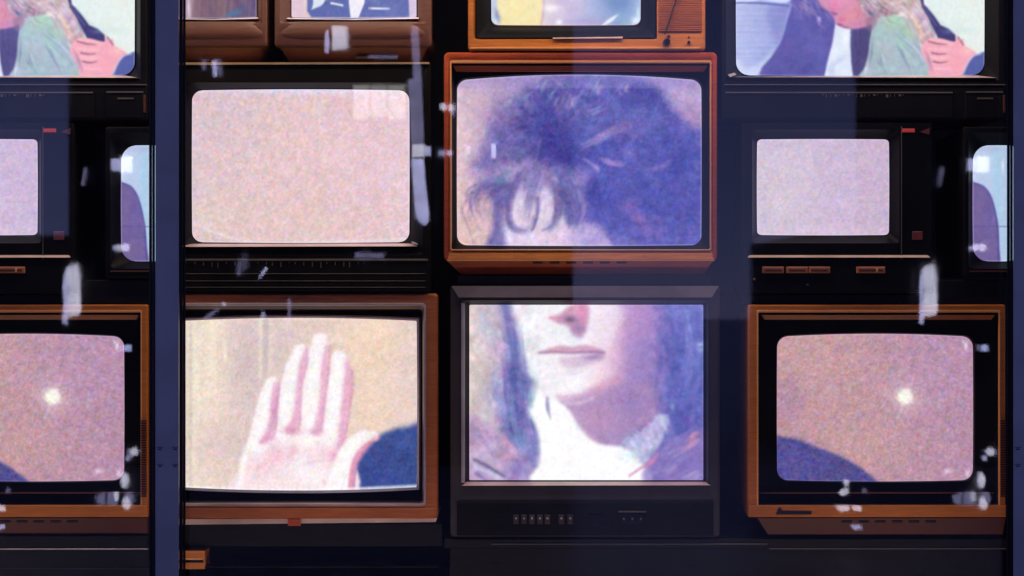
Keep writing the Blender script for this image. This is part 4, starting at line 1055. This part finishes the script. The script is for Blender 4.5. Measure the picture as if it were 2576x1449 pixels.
# D: small black portable with lilac static
t = tv_root('black portable television with small blank lilac screen and row of four orange buttons', 2105, 738)
loft('cabinet', std_box(1866, 307, 2346, 738, 6) + [ring(1867, 308, 2345, 737, 6, .0), ring(1870, 311, 2342, 734, 5, -.003), ring(1892, 326, 2262, 612, 8, -.003)], M['black'], t, cap_back=True)
loft('bezel', [ring(1892, 326, 2262, 612, 8, -.003), ring(1898, 334, 2254, 603, 10, .016), ring(1908, 346, 2245, 592, 11, .030, (1, 1, 1, 1))], M['black_gloss'], t)
prism('lower_lip', [(1888, 639), (2330, 639), (2337, 648), (1880, 648)], 0, .03, M['lip'], t, y0s=[.002, .002, -.014, -.014])
box('lower_panel', 1872, 654, 2342, 732, -.008, .0, M['black'], t, 2)
for a, b in ((1916, 1970), (1976, 2030), (2032, 2086), (2152, 2224)):
    kb = box('control_button', a, 671, b, 687, -.014, -.006, M['button'], t, 2)
    box('button_face', a + 6, 677, b - 6, 683, -.0155, -.013, M['wood_under'], kb, 1)
box('button_catch', 2200, 675, 2206, 684, -.016, -.012, M['bead'], t, 1)
disc('headphone_socket', 1896, 702, 3, -.012, -.006, M['button'], t, 10)
disc('headphone_socket', 2030, 716, 2.5, -.010, -.006, M['mark'], t, 10)
box('channel_display', 2268, 324, 2300, 333, -.0065, .0, M['red_led'], t, 2)
prism('volume_mark', [(2312, 332), (2338, 322), (2336, 339)], -.0065, .0, M['red_dim'], t)
box('standby_window', 2294, 582, 2320, 603, -.0065, .0, M['red_dim'], t, 2)
box('panel_seam', 2266, 318, 2268, 728, -.0055, .0, M['mark'], t, .5)
screen_mesh('screen', (1909.5, 348, 2243, 590), 10, .030, (1, 1, 1, 1), .010, pic_lilac(), t, edge=(4, .5))
copy_thing(t, -REP, 'black portable television with a small blank lilac screen, cut by the left edge')

# E: black set half behind the post
t = tv_root('black television showing a mauve seat on pale blue, half hidden behind the right post', 2508, 700)
loft('cabinet', std_box(2422, 318, 2592, 700, 6, .3, 12) + [ring(2423, 319, 2591, 699, 6, .0), ring(2427, 323, 2587, 695, 6, -.003), ring(2436, 334, 2586, 676, 12, -.003)], M['black'], t, cap_back=True)
loft('bezel', [ring(2436, 334, 2586, 676, 12, -.003), ring(2442, 346, 2585, 668, 22, .012), ring(2456, 366, 2583, 656, 36, .030, (2, 2, 1, 1))], M['black_gloss'], t)
box('lower_seam', 2437, 681, 2584, 684, -.0065, .0, M['wood_under'], t, .8)
screen_mesh('screen', (2457, 366.5, 2582, 655), 35, .029, (4, 2, 2, 0), .008, pic_seat(), t, 1.6, edge=(4, .4))
copy_thing(t, -REP, 'black television showing a mauve seat on pale blue, half hidden behind the left post')

# G: wooden set with the sun
t = tv_root('wooden television showing a small white sun over a dark blue hill, bottom right', 2206, 1346)
loft('cabinet', std_box(1882, 766, 2530, 1302, 4) + [ring(1883, 767, 2529, 1301, 4, .0), ring(1885, 769, 2527, 1299, 4, -.003), ring(1903, 780, 2516, 1284, 4, -.003)], M['wood_orange'], t, cap_back=True)
loft('highlight_trim', [ring(1903, 780, 2516, 1284, 4, -.003), ring(1905, 781, 2515, 1282, 4, -.0055), ring(1907, 785, 2513, 1272, 3, -.0055), ring(1908, 786.5, 2512, 1271, 3, .003)], M['bead'], t)
loft('bezel', [ring(1908, 786.5, 2512, 1271, 3, .003), ring(1910, 790, 2510, 1269, 3, .024), ring(1934, 826, 2486, 1236, 20, .030, (6, 2, 0, 0)), ring(1960, 846, 2462, 1214, 27, .034, (8, 4, 1, 1)), ring(1963, 849, 2459, 1212, 26, .044, (8, 4, 1, 1))],
     M['black_gloss'], t)
prism('visor', [(1918, 792.5), (2505, 792.5), (2498, 804.5), (1926, 804.5)], 0, .03, M['wood_brown'], t, y0s=[.006, .006, .014, .014])
box('lower_seam', 1914, 1241.5, 2506, 1244, .014, .03, M['wood_under'], t, .6)
box('lower_rail', 1883.5, 1270, 2529, 1300, -.0075, .0, M['wood_orange'], t, 3)
em = prism('emblem', [(1950, 1293), (1958, 1275), (1963, 1277), (1966, 1284), (2040, 1285), (2039, 1293)], -.0092, -.006, M['knob'], t)
boxes('speaker_slots', [(2514.5, 1057 + i * 6.1, 2528, 1060.2 + i * 6.1, -.0075, -.002) for i in range(32)], M['wood_under'], t)['kind'] = 'stuff'
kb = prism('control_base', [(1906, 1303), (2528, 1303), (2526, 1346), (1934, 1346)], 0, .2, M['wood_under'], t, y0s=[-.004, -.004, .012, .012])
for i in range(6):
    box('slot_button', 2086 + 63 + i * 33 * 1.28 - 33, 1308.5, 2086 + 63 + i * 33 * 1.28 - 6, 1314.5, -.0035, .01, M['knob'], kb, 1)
screen_mesh('screen', (1961.5, 849, 2460.5, 1212.5), 26, .043, (8, 4, 1, 1), .020, pic_sun(), t, edge=(3, .3))
copy_thing(t, -REP, 'wooden television showing a small white sun, bottom left beside the left post')

# M: corner of another wooden set on the floor of the display
t = tv_root('corner of a low wooden television top, on the dark floor beside the left post', 478, 1500)
loft('cabinet', std_box(440, 1386, 516, 1433, 2, .07, 2) + [ring(441, 1387, 515, 1432, 2, 0), ring(444, 1389, 513, 1430, 2, -.002), ring(447, 1404, 512, 1415, 1, -.002)], M['wood_orange'], t, cap_back=True)
box('highlight_trim', 447, 1404.5, 512, 1408, -.0045, .0, M['bead'], t, .8)
box('groove', 447, 1408.5, 512, 1415, -.003, .02, M['black'], t, .5)

# ------------------------------------------------------------------ display furniture
def shelf(name, u0, v0, u1, v1, y0, y1, label, cat, m='shelf', grp=None):
    o = box(name, u0, v0, u1, v1, y0, y1, M[m], None, 2)
    return tag(o, label, cat, grp)
shelf('display_shelf', 1118, 1356, 2532, 1380, .0, .5, 'thin black shelf under the bottom row of sets, right of the hand television', 'shelf')
shelf('display_plinth', 1130, 1383, 2532, 1560, .03, .5, 'black plinth below the bottom shelf in the middle and right', 'plinth')
shelf('display_plinth', 430, 1322, 1112, 1380, .03, .5, 'black plinth carrying the hand television', 'plinth')
shelf('display_plinth', 430, 1503, 1112, 1560, -.05, .5, 'low black floor of the display in the dark lower left', 'plinth')
shelf('display_shelf', -330, 1349, 372, 1379, .0, .5, 'black shelf with a pale front line under the left sun television', 'shelf')
shelf('display_plinth', -330, 1382, 372, 1560, .03, .5, 'black plinth below the left bay shelf', 'plinth')
for (a, b, v, y, mm) in ((1236, 1930, 1367, -.004, 'mark'), (1935, 2530, 1379, -.004, 'mark'), (-330, 372, 1379.5, -.006, 'silver'), (-330, 372, 1433, .024, 'grey'), (480, 1100, 1426, .0, 'brownblack')):
    o = box('edge_strip', a, v, b, v + 2.6, y, y + .05, M[mm], None, .5)
    tag(o, {1236: 'thin dim metal strip on the shelf front under the grey television', 1935: 'thin dim strip on the shelf front under the right sun television', -330: 'pale strip along the left bay shelf front' if v < 1400 else 'lower dark strip across the left bay plinth', 480: 'faint strip low in the dark lower left of the middle bay'}[a], 'strip')
for dx in (0, -2158):
    nm = 'right' if dx == 0 else 'left'
    shelf('riser_box', 2350 + dx, 704, 2532 + dx, 764, .01, .4, 'black riser box under the half hidden television by the %s post' % nm, 'box')
    shelf('riser_box', 1866 + dx, 741, 2346 + dx, 764, .01, .4, 'black riser box under the portable television, %s' % ('right side' if dx == 0 else 'left edge'), 'box')
shelf('riser_box', 1150, 693, 1790, 716, .02, .4, 'dark riser between the large wooden set and the grey set', 'box', 'wall')
o = box('back_wall', -1200, -700, 3900, 2400, .62, .72, M['wall'], None, 2); tag(o, kind='structure')
o = box('display_floor', -1200, 1562, 3900, 1620, -.29, .62, M['shelf'], None, 2); tag(o, kind='structure')
o = box('ceiling', -1200, -760, 3900, -700, -.29, .62, M['wall'], None, 2); tag(o, kind='structure')

# ------------------------------------------------------------------ window: posts and panes
def post(u0, u1, label, slots):
    t = empty('window_post', P((u0 + u1) / 2, 1560, -.3)); tag(t, label, 'post', 'painted steel posts of the shop window')
    a, b = u0, u1
    box('post_face', a + 16, -760, b - 17, 1620, -.350, -.255, M['post'], t, 1.5, persp=True)
    box('side_strip', a + 8, -760, a + 15, 1620, -.332, -.255, M['gasket'], t, 1.2, persp=True)
    box('side_strip', b - 16, -760, b - 7, 1620, -.332, -.255, M['gasket'], t, 1.2, persp=True)
    box('glazing_bead', a, -760, a + 7.5, 1620, -.322, -.255, M['gasket'], t, 1.5, persp=True)
    box('glazing_bead', b - 6.5, -760, b, 1620, -.322, -.255, M['gasket'], t, 1.5, persp=True)
    for (x, v) in slots:
        box('clip_slot', a + x, v, a + x + 15, v + 3, -.3515, -.349, M['lampoff'], t, .6, persp=True)
        box('clip_slot', a + x + 3, v + 5, a + x + 12, v + 7.5, -.3515, -.349, M['gasket'], t, .6, persp=True)
    return t
M['lampoff'] = mat_plastic('blue_steel_clip', (0.16, 0.16, 0.34), 0.4)
sl = [(20, 1124), (58, 1124), (20, 1167), (58, 1167)]
post(375, 467, 'blue-grey steel window post left of centre, with four small clip slots', sl)
post(2533, 2625, 'blue-grey steel window post at the right edge of the photo', sl)
def pane(u0, u1, label):
    o = box('window_pane', u0, -760, u1, 1620, -.304, -.296, M['glass'], None, .5, persp=True)
    tag(o, label, 'window pane', 'large panes of the shop window')
pane(466, 2534, 'wide clear glass pane between the two window posts')
pane(-1600, 376, 'clear glass pane left of the left window post')
pane(2624, 4200, 'clear glass pane right of the right window post')

# ------------------------------------------------------------------ the street behind the camera, seen only as reflections
YG = -.30
def RP(u, v, yl):
    """place on the far side whose mirror image in the pane lies on layout point (u, v)"""
    yv = 2 * YG - yl
    k = (DIST + yv) / DIST * S
    return np.array([(u - CU) * k, yl, AXIS - (v - CV) * k]), k

o = link_mesh('pavement', [(-60, -80, 0), (60, -80, 0), (60, 3, 0), (-60, 3, 0)], [(0, 1, 2, 3)], M['asphalt'], None, False); tag(o, kind='structure')

def facade(u0, u1, v0, yl, label):
    a, k = RP(u0, 0, yl); b, _ = RP(u1, 0, yl); z = min(9.0, RP(0, v0, yl)[0][2]) if v0 is not None else 9.0
    x0, x1 = a[0], b[0]; y0, y1 = yl, yl - 3
    v = [(x0, y0, -.0), (x1, y0, -.0), (x1, y1, -.0), (x0, y1, -.0), (x0, y0, z), (x1, y0, z), (x1, y1, z), (x0, y1, z)]
    f = [(0, 1, 5, 4), (1, 2, 6, 5), (2, 3, 7, 6), (3, 0, 4, 7), (4, 5, 6, 7), (3, 2, 1, 0)]
    o = link_mesh('street_building', v, f, M['facade'], None, False)
    tag(o, label, 'building', 'unlit buildings across the street')
facade(-9000, -720, None, -11, 'unlit dark building far to the left across the street')
facade(172, 1442, None, -11, 'unlit dark building opposite the left half of the window')
facade(2332, 11000, None, -11, 'unlit dark building opposite the right edge of the window')
facade(2014, 2334, 592, -10.9, 'low unlit kiosk across the street on the right')
facade(-146, 174, 592, -10.9, 'low unlit kiosk across the street on the left')

PLACES = [(-500, 1180, 235, 1260, 'under the left sun picture'), (235, 1225, 375, 1300, 'at the lower right of the left sun screen'), (235, 1100, 375, 1225, 'right of the left sun screen'), (235, 840, 375, 900, 'at the top right corner of the left sun screen'),
          (-500, 1180, 235, 1400, 'on the left sun television'), (140, 650, 240, 830, 'above the left sun television'), (195, 400, 225, 480, 'beside the left portable'), (260, 380, 375, 450, 'over the upper left seat screen'), (260, 590, 375, 650, 'over the lower left seat screen'),
          (1960, 1180, 2395, 1260, 'under the right sun picture'), (2395, 1225, 2532, 1300, 'at the lower right of the right sun screen'), (2395, 1100, 2532, 1225, 'right of the right sun screen'), (2395, 840, 2532, 900, 'at the top right corner of the right sun screen'),
          (1960, 1180, 2395, 1400, 'on the right sun television'), (2300, 650, 2400, 830, 'above the right sun television'), (2353, 400, 2390, 480, 'beside the right portable'), (2410, 380, 2532, 450, 'over the upper right seat screen'), (2410, 590, 2532, 650, 'over the lower right seat screen'),
          (1020, 40, 1070, 340, 'in the upper part of the long streak'), (1020, 340, 1090, 398, 'at the bright middle of the long streak'), (1020, 398, 1090, 580, 'in the lower part of the long streak'),
          (1095, 240, 1150, 330, 'at the upper left edge of the wooden set'), (1095, 330, 1150, 420, 'at the left edge of the wooden set'), (1150, 340, 1260, 420, 'over the hair picture'), (880, 200, 1025, 310, 'over the blank beige screen'),
          (800, 50, 900, 140, 'on the jacket television'), (900, 130, 1010, 150, 'below the jacket television'), (490, 140, 560, 200, 'on the gold line'), (580, 630, 680, 720, 'under the blank beige screen'), (880, 630, 970, 660, 'under the right of the beige screen'), (500, 740, 740, 810, 'above the hand picture')]
def lamp(pts, m, yl=-6.0, hang=True):
    """small lit shape floating across the pavement, placed for its mirror image in the pane"""
    u = [p[0] for p in pts]; v = [p[1] for p in pts]
    q = [RP(a, b, yl)[0] for a, b in pts]
    n = len(q)
    verts = [tuple(p) for p in q] + [(p[0], p[1] - .03, p[2]) for p in q]
    faces = [tuple(range(n)), tuple(reversed(range(n, 2 * n)))] + [(i, (i + 1) % n, n + (i + 1) % n, n + i) for i in range(n)]
    o = link_mesh('street_lamp_glow', verts, faces, M[m], None, False)
    w_, h_ = max(u) - min(u), max(v) - min(v); cu, cv_ = sum(u) / n, sum(v) / n
    shape = 'tall narrow' if h_ > 2.2 * w_ else 'wide flat' if w_ > 1.8 * h_ else 'tiny round' if w_ < 14 else 'small blocky' if w_ < 30 else 'large blocky'
    colour = {'lampw': 'white', 'lampb': 'blue', 'lampl': 'pale lilac', 'lampd': 'faint lilac', 'lampc': 'cream'}[m]
    where = 'in the pane'
    for (a, b, c_, d_, nm) in PLACES:
        if a <= cu <= c_ and b <= cv_ <= d_: where = nm; break
    vert = ['upper', 'middle', 'lower'][0 if cv_ < 483 else 1 if cv_ < 966 else 2]
    tag(o, '%s %s light reflected %s' % (shape, colour, where), 'lamp', 'lamps reflected in the shop window')
    return o
def rect(a, b, c, d): return [(a, b), (c, b), (c, d), (a, d)]
def oval(u, v, r, ry=None, n=12): return [(u + r * math.cos(6.2832 * i / n), v + (ry or r) * math.sin(6.2832 * i / n)) for i in range(n)]
# long tapering banner light
lamp([(1034, 66), (1052, 66), (1056, 150), (1060, 230), (1066, 360), (1046, 360), (1042, 230), (1038, 150)], 'lampd')
lamp([(1035, 400), (1065, 400), (1071, 470), (1079, 540), (1078, 556), (1070, 566), (1060, 562), (1046, 545), (1040, 470)], 'lampl')
lamp([(1042, 160), (1058, 160), (1064, 300), (1066, 362), (1048, 362), (1046, 260)], 'lampd', -6.1)
lamp([(1026, 200), (1040, 200), (1046, 360), (1034, 360)], 'lampdd' if 'lampdd' in M else 'lampd', -6.2)
lamp([(1036, 364), (1068, 363), (1068, 394), (1037, 394)], 'lampw')
lamp(rect(1069, 368, 1083, 390), 'lampl')
lamp([(835, 64), (872, 66), (875, 120), (836, 125)], 'lampw'); lamp([(818, 85), (824, 72), (828, 110), (824, 132), (817, 130)], 'lampl')
for (u, v, r) in ((1115, 268, 9), (1135, 270, 9), (1112, 385, 7), (1130, 384, 7)): lamp(oval(u, v, r), 'lampl' if v > 300 else 'lampw')
lamp([(1132, 276), (1144, 270), (1141, 290)], 'lampl')
for (a, b) in ((889, 928), (933, 972), (977, 1019)): lamp([(a, 214), (b, 214), (b, 298 if a != 933 else 290), (a, 300 if a != 933 else 292)], 'lampc')
lamp([(508, 150), (516, 150), (515, 174), (509, 175)], 'lampd'); lamp([(532, 152), (543, 152), (544, 190), (537, 192)], 'lampl'); lamp([(548, 150), (553, 150), (556, 190), (551, 190)], 'lampd')
lamp([(926, 139), (1000, 140), (1000, 145), (926, 144)], 'lampd')
lamp([(893, 635), (965, 637), (964, 650), (893, 648)], 'lampd')
lamp([(650, 700), (668, 672), (672, 676), (656, 696)], 'lampl'); lamp([(596, 690), (600, 655), (604, 655), (602, 694)], 'lampd'); lamp([(612, 680), (614, 640), (617, 640), (617, 672)], 'lampd')
lamp([(510, 800), (545, 776), (550, 778), (525, 800)], 'lampd'); lamp([(656, 800), (661, 782), (666, 800)], 'lampl'); lamp(oval(562, 765, 4), 'lampl'); lamp(rect(724, 752, 729, 800), 'lampd')
lamp(rect(1236, 362, 1247, 397), 'lampw'); lamp(rect(1170, 365, 1176, 396), 'lampd')
for dx in (0, 2158):
    lamp([(x + dx, y) for x, y in [(172, 669), (192, 664), (198, 690), (199, 750), (201, 780), (196, 793), (178, 796), (168, 794), (170, 760), (172, 720), (166, 690)]], 'lampw', -6)
    lamp([(x + dx, y) for x, y in [(168, 672), (172, 680), (166, 730), (168, 790), (164, 816), (157, 812), (160, 770), (158, 720), (162, 690)]], 'lampl', -6.05)
    lamp([(x + dx, y) for x, y in rect(280, 400, 301, 429)], 'lampl'); lamp([(x + dx, y) for x, y in rect(302, 394, 330, 433)], 'lampw')
    lamp([(x + dx, y) for x, y in oval(298, 623, 5, 9)], 'lampw'); lamp([(x + dx, y) for x, y in oval(287, 624, 4, 5)], 'lampl'); lamp([(x + dx, y) for x, y in oval(315, 622, 9, 10)], 'lampw')
    lamp([(x + dx, y) for x, y in [(212, 422), (216, 424), (208, 466), (204, 466)]], 'lampd')
    lamp([(x + dx, y) for x, y in rect(312, 868, 327, 883)], 'lampb'); lamp([(x + dx, y) for x, y in rect(302, 868, 312, 882)], 'lampd')
    lamp([(x + dx, y) for x, y in oval(335, 1137, 9, 10)], 'lampw'); lamp([(x + dx, y) for x, y in oval(335, 1136, 18, 5)], 'lampd', -6.1); lamp([(x + dx, y) for x, y in oval(321, 1153, 4, 6)], 'lampl')
    lamp([(x + dx, y) for x, y in [(308, 1190), (314, 1190), (322, 1207), (316, 1228), (308, 1227), (303, 1212)]], 'lampw')
    lamp([(x + dx, y) for x, y in [(310, 1256), (318, 1250), (327, 1272), (321, 1282), (312, 1279), (307, 1268)]], 'lampw'); lamp([(x + dx, y) for x, y in oval(322, 1255, 12, 17)], 'lampd', -6.1)
    lamp([(x + dx, y) for x, y in [(270, 1241), (294, 1239), (297, 1255), (290, 1272), (268, 1270)]], 'lampd', -6.1)
    lamp([(x + dx, y) for x, y in [(286, 1240), (294, 1239), (296, 1254), (290, 1262)]], 'lampw')
    lamp([(x + dx, y) for x, y in [(240, 1250), (252, 1244), (256, 1270), (246, 1268)]], 'lampd')
    lamp([(x + dx, y) for x, y in rect(257, 1240, 261, 1270)], 'lampd')
    for (u, v, a, b) in ((-28, 1215, 6, 8), (-38, 1240, 7, 8), (-28, 1236, 5, 8), (18, 1235, 4, 6)):
        lamp([(x + dx, y) for x, y in oval(u, v, a, b)], 'lampw' if u < 0 else 'lampd')
    lamp([(x + dx, y) for x, y in [(-55, 1273), (-22, 1273), (-22, 1285), (-44, 1287)]], 'lampw'); lamp([(x + dx, y) for x, y in [(-14, 1273), (8, 1274), (10, 1286), (-10, 1284)]], 'lampw')
    lamp([(x + dx, y) for x, y in [(-16, 1323), (8, 1322), (10, 1330), (-8, 1333)]], 'lampl')
